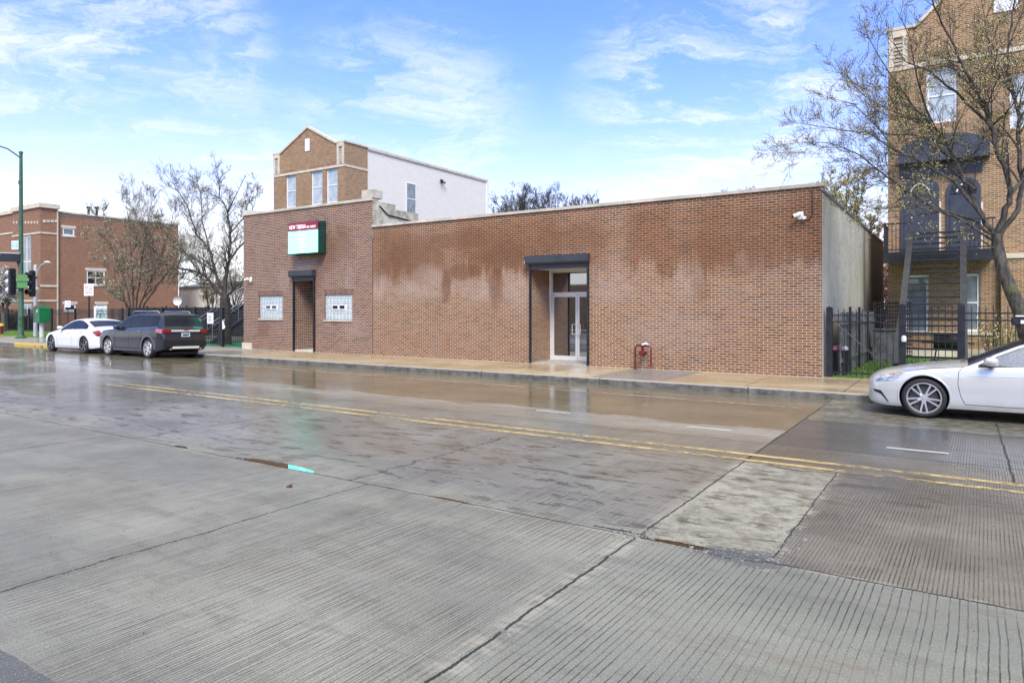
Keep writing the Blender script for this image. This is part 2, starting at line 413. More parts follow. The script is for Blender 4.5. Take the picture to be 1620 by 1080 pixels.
    def jx(xp, wd, ya=None, yb=None, amp=.05):
        d = (x0 - xp + cw * amp).abs().sstep(wd, wd * .35)
        if ya is not None: d = d * y0.gt(ya)
        if yb is not None: d = d * y0.lt(yb)
        return d
    def jy(yp, wd, xa=None, xb=None, amp=.05):
        d = (y0 - yp + cw * amp).abs().sstep(wd, wd * .35)
        if xa is not None: d = d * x0.gt(xa)
        if xb is not None: d = d * x0.lt(xb)
        return d
    J = (jy(5.26, .022, -2.62, -2.15, .16)).max(jy(5.21, .035, -2.2, -1.25, .16)).max(jx(-2.2, .013, -9, None, .10)).max(jx(-1.17, .007, 5.2, 8.5, .10)).max(jx(-5.24, .009, None, 5.2, .22)).max(jx(-5.5, .009, 5.2, 8.5, .6))
    J = J.max(jy(5.2, .012, None, None, .10)).max(jy(12.32, .012, -2.2, None, .05) * .6).max(jy(9.8, .010, None, None, .1) * .5).max(jx(.48, .014, 8.9, 13.6, .12))
    J = J.max(jx(-9.9, .012, 5.2, 15.3, .25) * .7).max(jx(-14.2, .012, 5.2, 15.3, .25) * .7).max(jx(-10.4, .012, None, 5.2, .2)).max(jx(-18.7, .014, -8, 15.3, .3) * .7).max(jx(-24., .014, None, None, .3) * .7)
    J = J.max(jy(12.3, .012, None, -2.2, .10) * .45).max(jy(12.0, .03, -40, -12.5, .4) * .5).max(jx(1.25, .02, None, 8.6, .1))
    # spalled pale edges on the joints
    edge = ((x0 + 2.2 + cw * .2).abs().sstep(.17, .03) * wear2.sstep(.42, .55) * y0.lt(8.5)).max((x0 + 1.17 + cw * .2).abs().sstep(.12, .03) * wear2.sstep(.45, .6) * y0.lt(8.5) * y0.gt(5.)).max((y0 - 5.2 + cw * .1).abs().sstep(.07, .015) * wear2.sstep(.5, .62))
    c = g.mix(edge * .65, c, (.46, .43, .385))
    tarx = (x0 + 1.36 + cw * .9) * (1 / .34); tary = (y0 - 5.2 + cw * .8) * (1 / .17)
    tar = (tarx * tarx + tary * tary).sstep(1.05, .9)
    c = g.mix(tar, c, g.mix(n3.sstep(.4, .6), (.10, .10, .105), (.22, .22, .225)))
    c = g.mix(J * .92, c, (.018, .016, .013))
    # water
    water = g.noise(g.vec(x0 * .28, y0 * .8, 15.), 1.1, 5., .55, .3)
    wetm = water.sstep(.40, .60)
    wf2 = y0.sstep(5., 9.5)
    rough = .62 - wetm * (.10 + wf2 * .22) - wf2 * .06
    rl = wn * .08 + .08
    lane_r = g.noise(g.vec(x0 * .5, y0 * 2.2, 61.), 1.5, 6., .65).sstep(.40, .60)
    rl = rl + lane_r * .14
    strongwet = lane.max(far_r * y0.sstep(13.2, 12.2) * .92)
    rough = rough * (1 - strongwet) + rl * strongwet
    mid = left * (y0.sstep(5.3, 6.2)) * (1 - lane)
    rough = (rough - mid * .26 - .05 + gr * .12 + n3 * .08 - .03 + J * .3 + damp * -.08 + patch * .1).max(.08)
    c = g.mix((wetm * .16 + strongwet * .12), c, (.06, .055, .05))
    c = g.mix(1.0, c, (.79, .785, .72), 'MULTIPLY')
    g.put(b, 'Base Color', c); g.put(b, 'Roughness', rough); b.inputs['IOR'].default_value = 1.45
    b.inputs['Specular IOR Level'].default_value = .5
    h = (gr * -1.) * (.0028) + n2 * (patch * .012 + agg_r * .008 + .0015) + n3 * (patch * .004 + .0010) * (1 - strongwet * .8) + J * -.012 + n4 * .0006 * (1 - strongwet)
    h = h + g.noise(g.vec(x0 * .6, y0 * 1.2, 2.), 1., 4.) * .004
    g.put(b, 'Normal', g.bump(h, 1.0, 1.0))
    return m
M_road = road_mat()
def walk_mat():
    m, g, b = newmat('wet tan sidewalk concrete'); x, y, z = g.pos(); P = g.vec(x, y, 0.)
    n1 = g.noise(P, .6, 5., .6); n2 = g.noise(P, 22., 5., .7); st = g.noise(g.vec(x * 1.0, y * .5, 2.), .8, 4.)
    c = g.mix(n1.sstep(.3, .7), (.33, .25, .15), (.44, .35, .225))
    c = g.mix(((x + 6.9).abs().lt(1.0)) * 1., c, (.235, .225, .21)); c = g.mix(x.gt(-9.3) * x.lt(-7.9), c, (.50, .42, .29))
    c = g.mix(x.lt(-23.), c, (.31, .28, .23)); c = g.mix(n2.sstep(.5, .8) * .25, c, (.2, .16, .10)); c = g.mix(st.sstep(.5, .7) * .35, c, (.22, .17, .10))
    j = (((x + 200.04) * (1 / 2.)).fract() - .5).abs().gt(.4925)
    c = g.mix(j * .75, c, (.10, .08, .06)); c = g.mix((y - 18.55).gt(0.) * x.gt(-26.4) * x.lt(-2.9), c, (.60, .49, .36))
    g.put(b, 'Base Color', c); wet = g.noise(g.vec(x * .5, y, 5.), .9, 4.)
    g.put(b, 'Roughness', wet.sstep(.4, .6, .18, .45)); g.put(b, 'Normal', g.bump(n2, .003)); return m
M_walk = walk_mat()
def curb_mat():
    m, g, b = newmat('weathered curb concrete'); x, y, z = g.pos(); n = g.noise(g.vec(x, y, z), 5., 6., .7); n3 = g.noise(g.vec(x, y, z), 60., 3.)
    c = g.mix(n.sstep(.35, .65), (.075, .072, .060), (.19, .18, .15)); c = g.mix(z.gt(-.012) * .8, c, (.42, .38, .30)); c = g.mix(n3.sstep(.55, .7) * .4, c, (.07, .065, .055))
    yel = (x + 38.6).abs().lt(2.2) * n.sstep(.38, .48); c = g.mix(yel, c, (.60, .40, .06))
    j = (((x + 201.9) * (1 / 3.6)).fract() - .5).abs().gt(.496); c = g.mix(j * .9, c, (.03, .025, .02))
    g.put(b, 'Base Color', c); b.inputs['Roughness'].default_value = .5; g.put(b, 'Normal', g.bump(n + n3 * .4, .015)); return m
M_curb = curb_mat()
def paint_mat(name, ca, thr):
    m, g, b = newmat(name); x, y, z = g.pos(); n = g.noise(g.vec(x * .8, y * 2, 0), 9., 6., .7); f = g.noise(g.vec(x, y, 0), 70., 3.); lg = g.noise(g.vec(x, y, 0), .8, 3.)
    a = (n + (f - .5) * .35 + (lg - .5) * .5).sstep(thr, thr + .05)
    c = g.mix(n.sstep(.3, .7), tuple(k * .8 for k in ca), ca); c = g.mix((f - .3).sstep(.15, .35) * .25, c, (.3, .26, .18))
    g.put(b, 'Base Color', c); b.inputs['Roughness'].default_value = .4; g.put(b, 'Alpha', 1 - a * 1.); return m
M_yel = paint_mat('worn yellow line paint', (.62, .46, .19), .50)
M_wht = paint_mat('worn white line paint', (.58, .58, .56), .54)
M_wht2 = paint_mat('faded white line paint', (.55, .50, .42), .47)
M_lawn = mat('yard turf', (.12, .27, .04), .8, var=.3, scale=8, bump=.02, bscale=60)
M_dirt = mat('yard soil', (.12, .11, .08), .9, var=.3, scale=2, bump=.02)

# ------------------------------------------------------------------ SETTING
def struct(name, mb, m, **k): return tag(mb.build(name, m, **k), kind='structure')
struct('ground', MB().quad((-3000, -3000, -.35), (3000, -3000, -.35), (3000, 3000, -.35), (-3000, 3000, -.35)), M_dirt)
CURB = 15.35
def sm(a, b_, x):
    t = max(0., min(1., (x - a) / (b_ - a))); return t * t * (3 - 2 * t)
def road_z(x, y):
    return -.14 + .075 * sm(-19, -25, x) * sm(15.3, 13.9, y) * sm(8.0, 12.0, y)
rb = MB()
xs = [-160, -120, -90, -70, -55] + [-50 + i * 1.0 for i in range(0, 70)] + [25, 40, 60, 90]; ys = [-9, -4, 0, 3, 5, 7, 8] + [8.5 + .5 * i for i in range(0, 13)] + [14.8, 15.05, CURB + .02]
nv = [(X, Y, road_z(X, Y)) for X in xs for Y in ys]; ny_ = len(ys)
rb.add(nv, [(i * ny_ + j, (i + 1) * ny_ + j, (i + 1) * ny_ + j + 1, i * ny_ + j + 1) for i in range(len(xs) - 1) for j in range(ny_ - 1)])
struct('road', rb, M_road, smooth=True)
# kerb and sidewalk
ck = MB().prism([(CURB, -.2), (CURB, -.03), (CURB + .012, -.008), (CURB + .03, .004), (CURB + .17, .004), (CURB + .17, -.2)], -160, 90, 'x')
struct('kerb', ck, M_curb)
struct('sidewalk', B(-160, 90, CURB + .172, 18.9, -.25, 0), M_walk)
struct('far_kerb', MB().prism([(-9.0, -.2), (-9.0, 0), (-9.18, 0.004), (-9.18, -.2)], -160, 90, 'x'), M_curb)
struct('far_sidewalk', B(-160, 90, -13, -9.182, -.25, 0), M_walk)
struct('yard_ground', B(-160, 90, 18.902, 160, -.3, -.02), M_dirt)
struct('lawn', B(-2.86, 12, 18.95, 28.1, -.018, .0), M_lawn)
struct('corner_lawn', B(-90, -40, 18.92, 24.6, -.018, .012), M_lawn)
struct('play_turf', B(-34, -26.6, 18.95, 27, -.018, .0), mat('emerald artificial turf', (.03, .22, .10), .8, var=.2, scale=20))
# painted lines
struct('yellow_line', MB().quad((-17.6, 8.52, -.136), (20, 8.52, -.136), (20, 8.64, -.136), (-17.6, 8.64, -.136)), M_yel)
struct('yellow_line', MB().quad((-17.6, 8.86, -.136), (20, 8.86, -.136), (20, 8.98, -.136), (-17.6, 8.98, -.136)), M_yel)
for xa, xb, yc in ((-.83, -.13, 10.38), (-3.62, -2.92, 10.52), (-6.5, -5.8, 10.7), (1.9, 2.6, 10.25)):
    struct('lane_dash', MB().quad((xa, yc - .045, -.136), (xb, yc - .045, -.136), (xb, yc + .045, -.136), (xa, yc + .045, -.136)), M_wht)
struct('parking_line', MB().quad((-22, 13.9, -.134), (-2.5, 13.60, -.134), (-2.5, 13.68, -.134), (-22, 13.99, -.134)), M_wht2)
struct('crosswalk_line', MB().quad((-38, 12.6, -.136), (-37.7, 12.6, -.136), (-37.7, 9.2, -.136), (-38, 9.2, -.136)), M_wht2)
# standing water in the joint
def blobmesh(pts, z):
    return MB().add([(p[0], p[1], z) for p in pts], [tuple(range(len(pts)))])
M_water = mat('murky puddle water', (.030, .022, .010), .015, var=.2, spec=.6)
def puddle(x0, x1, yc, wmax, z, seed):
    r = random.Random(seed); n = 26; up = []; dn = []
    for i in range(n + 1):
        t = i / n; x = x0 + (x1 - x0) * t; wv = wmax * (math.sin(math.pi * t) ** .45) * r.uniform(.7, 1.)
        up.append((x, yc + wv)); dn.append((x, yc - .012 + r.uniform(-.006, .006)))
    return blobmesh(up + dn[::-1], z)
struct('puddle', puddle(-7.55, -6.10, 5.215, .14, -.1375, 3), M_water)
struct('puddle', puddle(-2.16, -1.5, 5.185, .075, -.1375, 4), M_water)
struct('puddle', puddle(-8.9, -8.6, 5.22, .06, -.1375, 5), M_water)
struct('puddle', puddle(-4.4, -3.9, 5.20, .03, -.1375, 6), M_water)
# grass blades
def blades(name, x0, x1, y0, y1, n, h, z=0.0):
    r = random.Random(5); mb = MB()
    for i in range(n):
        x = r.uniform(x0, x1); y = r.uniform(y0, y1); a = r.uniform(0, 6.28); hh = h * r.uniform(.5, 1.2); dx, dy = math.cos(a) * .012, math.sin(a) * .012
        mb.add([(x - dx, y - dy, z), (x + dx, y + dy, z), (x + r.uniform(-.03, .03), y + r.uniform(-.03, .03), z + hh)], [(0, 1, 2)])
    return tag(mb.build(name, M_grass, recalc=False), kind='stuff')
blades('grass', -2.8, 3., 18.97, 27.5, 9000, .07)
blades('grass', -62, -41, 18.95, 24.0, 9000, .12)

# ------------------------------------------------------------------ wall faces with real openings
def face(mb, o, u, n, L, z0, z1, ops=(), depth=.12, back=None):
    """o: origin (x,y) of the face, u: direction, n: outward normal; ops: (u0,u1,za,zb,depth?)"""
    us = sorted({0, L, *[q for p in ops for q in p[:2]]}); zs = sorted({z0, z1, *[q for p in ops for q in p[2:4]]})
    P = lambda a, z, d=0: (o[0] + u[0] * a - n[0] * d, o[1] + u[1] * a - n[1] * d, z)
    for i in range(len(us) - 1):
        for j in range(len(zs) - 1):
            a, b, c, d = us[i], us[i + 1], zs[j], zs[j + 1]; mu, mz = (a + b) / 2, (c + d) / 2
            if any(p[0] < mu < p[1] and p[2] < mz < p[3] for p in ops): continue
            mb.quad(P(a, c), P(b, c), P(b, d), P(a, d))
    for p in ops:
        a, b, c, d = p[:4]; D = p[4] if len(p) > 4 else depth
        mb.quad(P(a, c), P(a, d), P(a, d, D), P(a, c, D)); mb.quad(P(b, c), P(b, c, D), P(b, d, D), P(b, d))
        mb.quad(P(a, d), P(b, d), P(b, d, D), P(a, d, D)); mb.quad(P(a, c), P(a, c, D), P(b, c, D), P(b, c))
def window_s(parent, x0, x1, z0, z1, y, fr=.06, mid=True, pane=None, mull=0, frame_mat=None, sill=False):
    """sash window in a wall facing -Y; y is the plane of the frame front"""
    f = MB(); t = .05
    f.box(x0, x0 + fr, y, y + t, z0, z1); f.box(x1 - fr, x1, y, y + t, z0, z1); f.box(x0 + fr, x1 - fr, y, y + t, z0, z0 + fr); f.box(x0 + fr, x1 - fr, y, y + t, z1 - fr, z1)
    if mid: zm = (z0 + z1) / 2; f.box(x0 + fr, x1 - fr, y + .005, y + t, zm - fr * .35, zm + fr * .35)
    for k in range(mull):
        xm = x0 + (x1 - x0) * (k + 1) / (mull + 1); f.box(xm - fr * .35, xm + fr * .35, y + .008, y + t, z0 + fr, z1 - fr)
    w_ = build_w(f, 'window', frame_mat or M_white, parent)
    build_w(B(x0 + fr * .5, x1 - fr * .5, y + .03, y + .04, z0 + fr * .5, z1 - fr * .5), 'pane', pane or M_glass2, w_)
    if sill: build_w(B(x0 - .08, x1 + .08, y - .16, y + .02, z0 - .1, z0 - .002), 'sill', M_stone2, w_)
    return w_
def window_e(parent, y0, y1, z0, z1, x, fr=.06, mid=True, pane=None, mull=0, head=False, sill=False):
    f = MB(); t = .05
    f.box(x - t, x, y0, y0 + fr, z0, z1); f.box(x - t, x, y1 - fr, y1, z0, z1); f.box(x - t, x, y0 + fr, y1 - fr, z0, z0 + fr); f.box(x - t, x, y0 + fr, y1 - fr, z1 - fr, z1)
    if mid: zm = (z0 + z1) / 2; f.box(x - t, x - .005, y0 + fr, y1 - fr, zm - fr * .35, zm + fr * .35)
    for k in range(mull):
        ym = y0 + (y1 - y0) * (k + 1) / (mull + 1); f.box(x - t, x - .008, ym - fr * .45, ym + fr * .45, z0 + fr, z1 - fr)
    w_ = build_w(f, 'window', M_white, parent)
    build_w(B(x - .04, x - .03, y0 + fr * .5, y1 - fr * .5, z0 + fr * .5, z1 - fr * .5), 'pane', pane or M_glass2, w_)
    if head: build_w(B(x - .02, x + .05, y0 - .12, y1 + .12, z1 + .002, z1 + .22), 'lintel', M_stone2, w_)
    if sill: build_w(B(x - .02, x + .07, y0 - .1, y1 + .1, z0 - .12, z0 - .002), 'sill', M_stone2, w_)
    return w_

# ------------------------------------------------------------------ long one storey brick storefront
FY = 18.65; XL, XM, XR = -26.38, -18.52, -2.92; HT = 4.80; DX0, DX1 = -11.52, -9.46
st = thing('brick_storefront', 'long one storey brown brick storefront with stone coping and recessed glass doors', 'building', (-11.2, FY, 0))
mb = MB()
face(mb, (XM, FY), (1, 0), (0, -1), XR - XM, -.1, HT, [(DX0 - XM, DX1 - XM, -.1, 3.14, 1.2)])
build_w(mb, 'wall', M_brick, st, recalc=False)
mb = MB(); face(mb, (XR, FY + .002), (0, 1), (1, 0), 16.2, -.1, HT - .14); mb.quad((XM, FY + 16.2, -.1), (XR, FY + 16.2, -.1), (XR, FY + 16.2, HT - .14), (XM, FY + 16.2, HT - .14))
build_w(mb, 'side_wall', M_stucco, st, recalc=False)
cp = MB(); segs = [XM - .02, -16.9, -15.1, -12.9, -10.6, -8.3, -6.0, -3.9, XR + .06]
for i in range(len(segs) - 1):
    cp.box(segs[i] + .004, segs[i + 1] - .004, FY - .06, FY + .32, HT + .002 + (i % 2) * .003, HT + .095 + (i % 3) * .003)
build_w(cp, 'coping', M_stone, st, bevel=.006)
build_w(B(XM + .02, XR - .02, FY + .32, FY + 16.2, HT - .45, HT - .3), 'roof', M_roof, st)
build_w(MB().box(XR - .2, XR + .035, FY + .34, FY + 16.22, HT - .138, HT - .06), 'edge_flashing', mat('dull metal flashing', (.18, .19, .20), .35, metal=.6), st)
build_w(B(XR - .12, XR + .002 + .02, FY + .003, FY + .0035 + .3, HT - .1, HT - .02), 'flashing_end', M_conc, st)
# recessed vestibule door
dY = FY + 1.2
build_w(B(DX0 + .004, DX1 - .004, FY + .02, dY - .004, 3.0, 3.12), 'soffit', M_white, st)
build_w(B(DX0 + .004, DX1 - .004, FY + .01, dY + .2, -.05, .025), 'threshold', M_conc, st, bevel=.005)
fr = MB(); H1 = 2.2; T = 3.0
fr.box(DX0 + .003, DX0 + .07, dY, dY + .1, .026, T); fr.box(DX1 - .07, DX1 - .003, dY, dY + .1, .026, T)
fr.box(DX0 + .07, DX1 - .07, dY, dY + .1, T - .07, T); fr.box(DX0 + .07, DX1 - .07, dY, dY + .1, H1, H1 + .08)
dfr = build_w(fr, 'door_frame', M_alu, st, bevel=.004)
build_w(B(DX0 + .07, DX1 - .07, dY + .05, dY + .062, H1 + .08, T - .07), 'transom_pane', M_dglass, dfr)
xm = (DX0 + DX1) / 2
for (a, b_, hs) in ((DX0 + .075, xm - .004, -1), (xm + .004, DX1 - .075, 1)):
    d = MB(); d.box(a, a + .07, dY + .02, dY + .065, .03, H1 - .006); d.box(b_ - .07, b_, dY + .02, dY + .065, .03, H1 - .006)
    d.box(a + .07, b_ - .07, dY + .02, dY + .065, .03, .18); d.box(a + .07, b_ - .07, dY + .02, dY + .065, H1 - .08, H1 - .006)
    dd = build_w(d, 'door', M_alu, st, bevel=.003)
    build_w(B(a + .065, b_ - .065, dY + .038, dY + .048, .17, H1 - .075), 'pane', M_dglass, dd)
    hx = xm - .10 if hs < 0 else xm + .10
    build_w(MB().tube([(hx + hs * -.055, dY + .018, 1.22), (hx + hs * -.055, dY - .05, 1.22), (hx + hs * .05, dY - .06, 1.22), (hx + hs * .05, dY - .06, .9), (hx - hs * .055, dY - .05, .9), (hx - hs * .055, dY + .018, .9)], .013, 8), 'handle', M_alu, dd, smooth=True)
def shutter(parent, x0, x1, ztop, zbox, over=.1, knob=True):
    h = MB().prism([(FY - .24, ztop), (FY - .02, ztop + .005), (FY - .02, zbox), (FY - .20, zbox), (FY - .24, zbox + .05)], x0 - over, x1 + over * .6, 'x')
    s_ = build_w(h, 'shutter_housing', M_char, parent, bevel=.004)
    sl = MB()
    for k in range(3): sl.box(x0 + .02, x1 - .02, FY - .085 + (k % 2) * .01, FY - .06, zbox - .055 * (k + 1), zbox - .055 * k - .006)
    build_w(sl, 'shutter_slats', M_char, s_)
    for xx in (x0 - .035, x1 - .035):
        build_w(MB().box(xx + .008, xx + .062, FY - .09, FY - .002, .0, zbox - .001), 'guide_rail', M_blackm, s_, bevel=.004)
    build_w(B(x0 - over - .045, x0 - over - .002, FY - .2, FY - .13, zbox + .03, zbox + .11), 'lock_cover', M_white, s_, bevel=.005)
shutter(st, DX0, DX1, 3.40, 3.14)

# ------------------------------------------------------------------ taller brick hall on the left
hl = thing('brick_hall', 'taller purple brown brick hall with two glass block windows and narrow shuttered doorway', 'building', (-23, FY, 0))
H2 = 5.82; D10, D11 = -23.02, -21.72
W1 = (-25.3, -23.75, 1.32, 2.30); W2 = (-21.18, -19.62, 1.30, 2.30)
mb = MB()
ops = [(D10 - XL, D11 - XL, -.1, 3.04, 1.5)] + [(q[0] - XL, q[1] - XL, q[2], q[3], .1) for q in (W1, W2)]
face(mb, (XL, FY - .004), (1, 0), (0, -1), XM - .02 - XL, -.1, H2, ops)
face(mb, (XL, FY + 14), (0, -1), (-1, 0), 14.004, -.1, H2 - .4)
build_w(mb, 'wall', M_brick2, hl, recalc=False)
par = MB()
mpts = [(FY - .0035, 4.4), (FY - .0035, H2 - .001), (FY + 1.25, H2 - .001), (FY + 1.25, 5.62), (FY + 2.6, 5.62), (FY + 2.6, 5.1), (FY + 4.4, 5.02), (FY + 6.4, 4.93), (FY + 9, 4.7), (FY + 9, 4.4)]
par.prism(mpts, XM - .26, XM - .021, 'x')
M_parg = mat('peeling pale parging', (.42, .39, .31), .85, var=.4, scale=2.6, bump=.02, bscale=9)
build_w(par, 'parapet', M_parg, hl)
build_w(MB().tube([(XM - .01, FY + .35, 5.66), (XM, FY + .8, 5.36), (XM, FY + 1.8, 5.3), (XM, FY + 3.4, 5.14), (XM, FY + 6.0, 4.94)], .03, 6), 'roof_cable', M_blackm, hl)
tarp = MB(); r = random.Random(2)
for k in range(16):
    yy = FY + 2.7 + k * .24; tarp.box(XM - .34 + r.uniform(-.02, .02), XM + .03 + r.uniform(0, .05), yy, yy + .2, 5.08 - k * .013, 5.12 - k * .013 + r.uniform(0, .05))
build_w(tarp, 'torn_roofing', mat('torn bitumen', (.05, .05, .05), .7, var=.5), hl)
build_w(B(XL - .04, XM - .02, FY - .06, FY + .3, H2 + .002, H2 + .10), 'coping', M_stone, hl, bevel=.006)
build_w(B(XM - .56, XM + .02, FY - .05, FY + .5, H2 + .102, H2 + .42), 'pier_cap', M_stone, hl, bevel=.01)
build_w(B(XL - .02, XL + .34, FY - .02, FY + .4, H2 + .102, H2 + .24), 'pier_cap', M_stone, hl, bevel=.01)
build_w(B(XL + .02, XM - .27, FY + .3, FY + 14, 5.2, 5.3), 'roof', M_roof, hl)
build_w(B(XL - .06, XL + .62, FY - .05, FY - .006, -.1, .26), 'footing_block', M_stone2, hl, bevel=.01)
build_w(B(D10 + .003, D11 - .003, FY + .0, FY + 1.49, -.05, .05), 'threshold', mat('pale doorstep', (.55, .53, .48), .6), hl)
d_ = build_w(B(D10 + .03, D11 - .03, FY + 1.40, FY + 1.46, .06, 2.6), 'door', M_char, hl); build_w(B(D10 + .1, D10 + .2, FY + 1.33, FY + 1.398, 1.0, 1.08), 'handle', M_alu, d_)
shutter(hl, D10 + .03, D11 - .02, 3.30, 3.04, .12)
# glass block windows
def gb_mat():
    m, g, b = newmat('wavy glass block'); x, y, z = g.pos(); q = g.noise(g.vec(x * 1., y, z), 26., 2.); p = g.noise(g.vec(x, y, z), 3., 2.)
    c = g.mix(q.sstep(.35, .65), (.36, .42, .41), (.64, .70, .68)); c = g.mix(p.sstep(.35, .65) * .3, c, (.24, .29, .28))
    g.put(b, 'Base Color', c); b.inputs['Roughness'].default_value = .1; g.put(b, 'Normal', g.bump(q, .02)); return m
M_gb = gb_mat()
for (x0, x1, z0, z1) in (W1, W2):
    y = FY + .05; bk = MB(); nx_, nz_ = 8, 5
    bw, bh = (x1 - x0) / nx_, (z1 - z0) / nz_
    for i in range(nx_):
        for j in range(nz_):
            if j == 2 and i in (2, 3, 4, 5): continue
            bk.box(x0 + i * bw + .014, x0 + (i + 1) * bw - .014, y - .012, y + .06, z0 + j * bh + .014, z0 + (j + 1) * bh - .014)
    wd = build_w(bk, 'glass_block_window', M_gb, hl, bevel=.012)
    build_w(B(x0 + .002, x1 - .002, y + .01, y + .05, z0 + .002, z1 - .002), 'mortar_grid', mat('pale block mortar', (.80, .81, .80), .7), wd)
    for i in (2, 4):
        v_ = MB(); a, b_ = x0 + i * bw + .004, x0 + (i + 2) * bw - .03; c_, d2 = z0 + 2 * bh + .0, z0 + 3 * bh - .0
        v_.box(a, a + .03, y - .03, y + .008, c_, d2); v_.box(b_ - .03, b_, y - .03, y + .008, c_, d2); v_.box(a + .03, b_ - .03, y - .03, y + .008, c_, c_ + .035); v_.box(a + .03, b_ - .03, y - .03, y + .008, d2 - .035, d2)
        build_w(v_, 'vent_frame', M_white, wd); build_w(B(a + .028, b_ - .028, y - .012, y + .009, c_ + .03, d2 - .03), 'vent_pane', M_glass, wd)
    build_w(B(x0 - .02, x1 + .02, FY - .05, FY + .06, z0 - .06, z0 - .002), 'sill', M_stone2, wd, bevel=.005)
    so_ = MB(); xx = x0 - .06
    while xx < x1 + .06: so_.box(xx, xx + .054, FY - .010, FY - .003, z1 + .004, z1 + .2); xx += .0668
    build_w(so_, 'soldier_course', M_brick2 if False else mat('red brown header brick', (.20, .115, .08), .75, var=.35, scale=12), wd)

# sign on the hall
sg = thing('wall_sign', 'lit church sign with crimson name strip over pale teal message screen, above narrow doorway', 'sign', (-22.5, FY, 3.9))
SX0, SX1 = at(455.5, 400, Y=FY - .43).x, at(503, 400, Y=FY - .43).x
build_w(B(SX0, SX1, FY - .42, FY - .01, 3.93, 5.20), 'cabinet', mat('dark green sign cabinet', (.010, .05, .042), .3, var=.2), sg, bevel=.01)
build_w(B(SX0 + .01, SX1 - .01, FY - .430, FY - .4205, 4.86, 5.185), 'name_strip', mat('crimson name strip', (.24, .010, .035), .35, var=.05, emit=.15), sg)
scr = build_w(B(SX0 + .02, SX1 - .02, FY - .430, FY - .4205, 3.97, 4.85), 'screen', mat('pale teal led screen', (.12, .74, .60), .35, var=.01, emit=2.8), sg)
def text_mesh(body, size, depth, m, parent, name, x, y, z, sx=1., bold=0., align='LEFT', rot=(90, 0, 0)):
    cu = bpy.data.curves.new('t', 'FONT'); cu.body = body; cu.size = size; cu.extrude = depth; cu.offset = bold; cu.align_x = align
    to = bpy.data.objects.new('t', cu); col.objects.link(to); dg = bpy.context.evaluated_depsgraph_get()
    me = bpy.data.meshes.new_from_object(to.evaluated_get(dg)); bpy.data.objects.remove(to); me.materials.clear(); me.materials.append(m)
    off = Vector((0, 0, 0)); p = parent
    while p is not None: off += p.location; p = p.parent
    me.transform(Matrix.Translation(Vector((x, y, z)) - off) @ Matrix.Rotation(R(rot[2]), 4, 'Z') @ Matrix.Rotation(R(rot[0]), 4, 'X') @ Matrix.Diagonal((sx, 1, 1, 1)))
    o = bpy.data.objects.new(name, me); col.objects.link(o); o.parent = parent; return o
M_let = mat('white lettering', (.85, .85, .85), .5, var=.02, emit=.35)
text_mesh('NEW TIBERIA', .235, .003, M_let, sg, 'lettering', SX0 + .07, FY - .434, 4.94, .72, 0.)
text_mesh('M.B. CHURCH', .135, .003, M_let, sg, 'lettering', SX0 + 1.13, FY - .434, 4.94, .64, 0.)
ln = MB()
for k, wd_ in enumerate((.34, .30, .36, .32, .20)):
    zc = 4.70 - k * .16; ln.box(SX0 + .86 - wd_ / 2, SX0 + .86 + wd_ / 2, FY - .434, FY - .4305, zc - .035, zc + .035)
build_w(ln, 'message_lines', mat('white led text', (.30, .80, .72), .4, var=.02, emit=2.6), scr)

# ------------------------------------------------------------------ wall cameras, fire pipe
def camera_unit(x, z, label, rz=0):
    c = thing('security_camera', label, 'security camera', (x, FY, z), rz)
    MB().box(-.07, .07, -.04, -.003, -.10, .10).build('mount_box', M_white, c, bevel=.01)
    MB().tube([(0, -.03, .02), (0, -.12, .02), (-.05, -.16, -.02)], .022, 8).build('bracket', M_white, c, smooth=True)
    MB().tube([(.0, -.14, .03), (-.14, -.24, -.03)], [.052, .052], 12).build('housing', M_white, c, smooth=True)
    MB().tube([(-.141, -.241, -.031), (-.155, -.25, -.036)], [.040, .034], 12).build('lens', M_blackm, c, smooth=True)
    MB().lathe([(0, -.06), (.05, -.05), (.062, 0), (.05, .03), (0, .03)], (.09, -.09, -.06), 'z', 12).build('dome', M_white, c, smooth=True)
    return c
c1 = camera_unit(-25.85, 3.02, 'white wall camera left of the narrow doorway beside glass block window')
c2 = camera_unit(-3.42, 4.10, 'white wall camera high on the right end of the long brick wall')
MB().tube([(.08, -.02, -.1), (.2, -.02, -.13), (.27, -.02, 0), (.27, -.02, .55), (.25, -.02, .6)], .012, 6).build('cable', M_blackm, c2, smooth=True)
M_red = mat('red painted pipe', (.14, .014, .014), .45, var=.35, scale=14)
pp = thing('standpipe', 'red painted fire pipe loop with valve against the brick wall', 'fire pipe', (-7.6, FY - .25, 0))
MB().tube([(-.24, 0, 0), (-.24, 0, .62), (-.2, 0, .66), (.18, 0, .66), (.24, 0, .62), (.24, 0, .14)], .026, 10).build('pipe', M_red, pp, smooth=True)
MB().tube([(-.02, 0, .62), (-.02, .05, .5), (-.02, .24, .46)], .04, 8).build('feed_pipe', M_red, pp, smooth=True)
MB().lathe([(0, -.05), (.08, -.05), (.095, -.02), (.095, .02), (.06, .05), (0, .05)], (-.02, -.05, .46), 'y', 14).build('valve', M_red, pp, smooth=True)
MB().lathe([(0, -.03), (.055, -.03), (.06, 0), (.04, .05), (0, .05)], (.24, 0, .12), 'z', 12).build('outlet_cap', M_red, pp, smooth=True)
MB().lathe([(0, -.02), (.05, -.02), (.055, .01), (0, .02)], (-.24, 0, .02), 'z', 12).build('base_flange', M_red, pp, smooth=True)
MB().tube([(-.02, -.02, .70), (.1, -.03, .74), (.16, 0, .71)], [.03, .035, .02], 7).build('cloth_tie', M_white, pp, smooth=True)

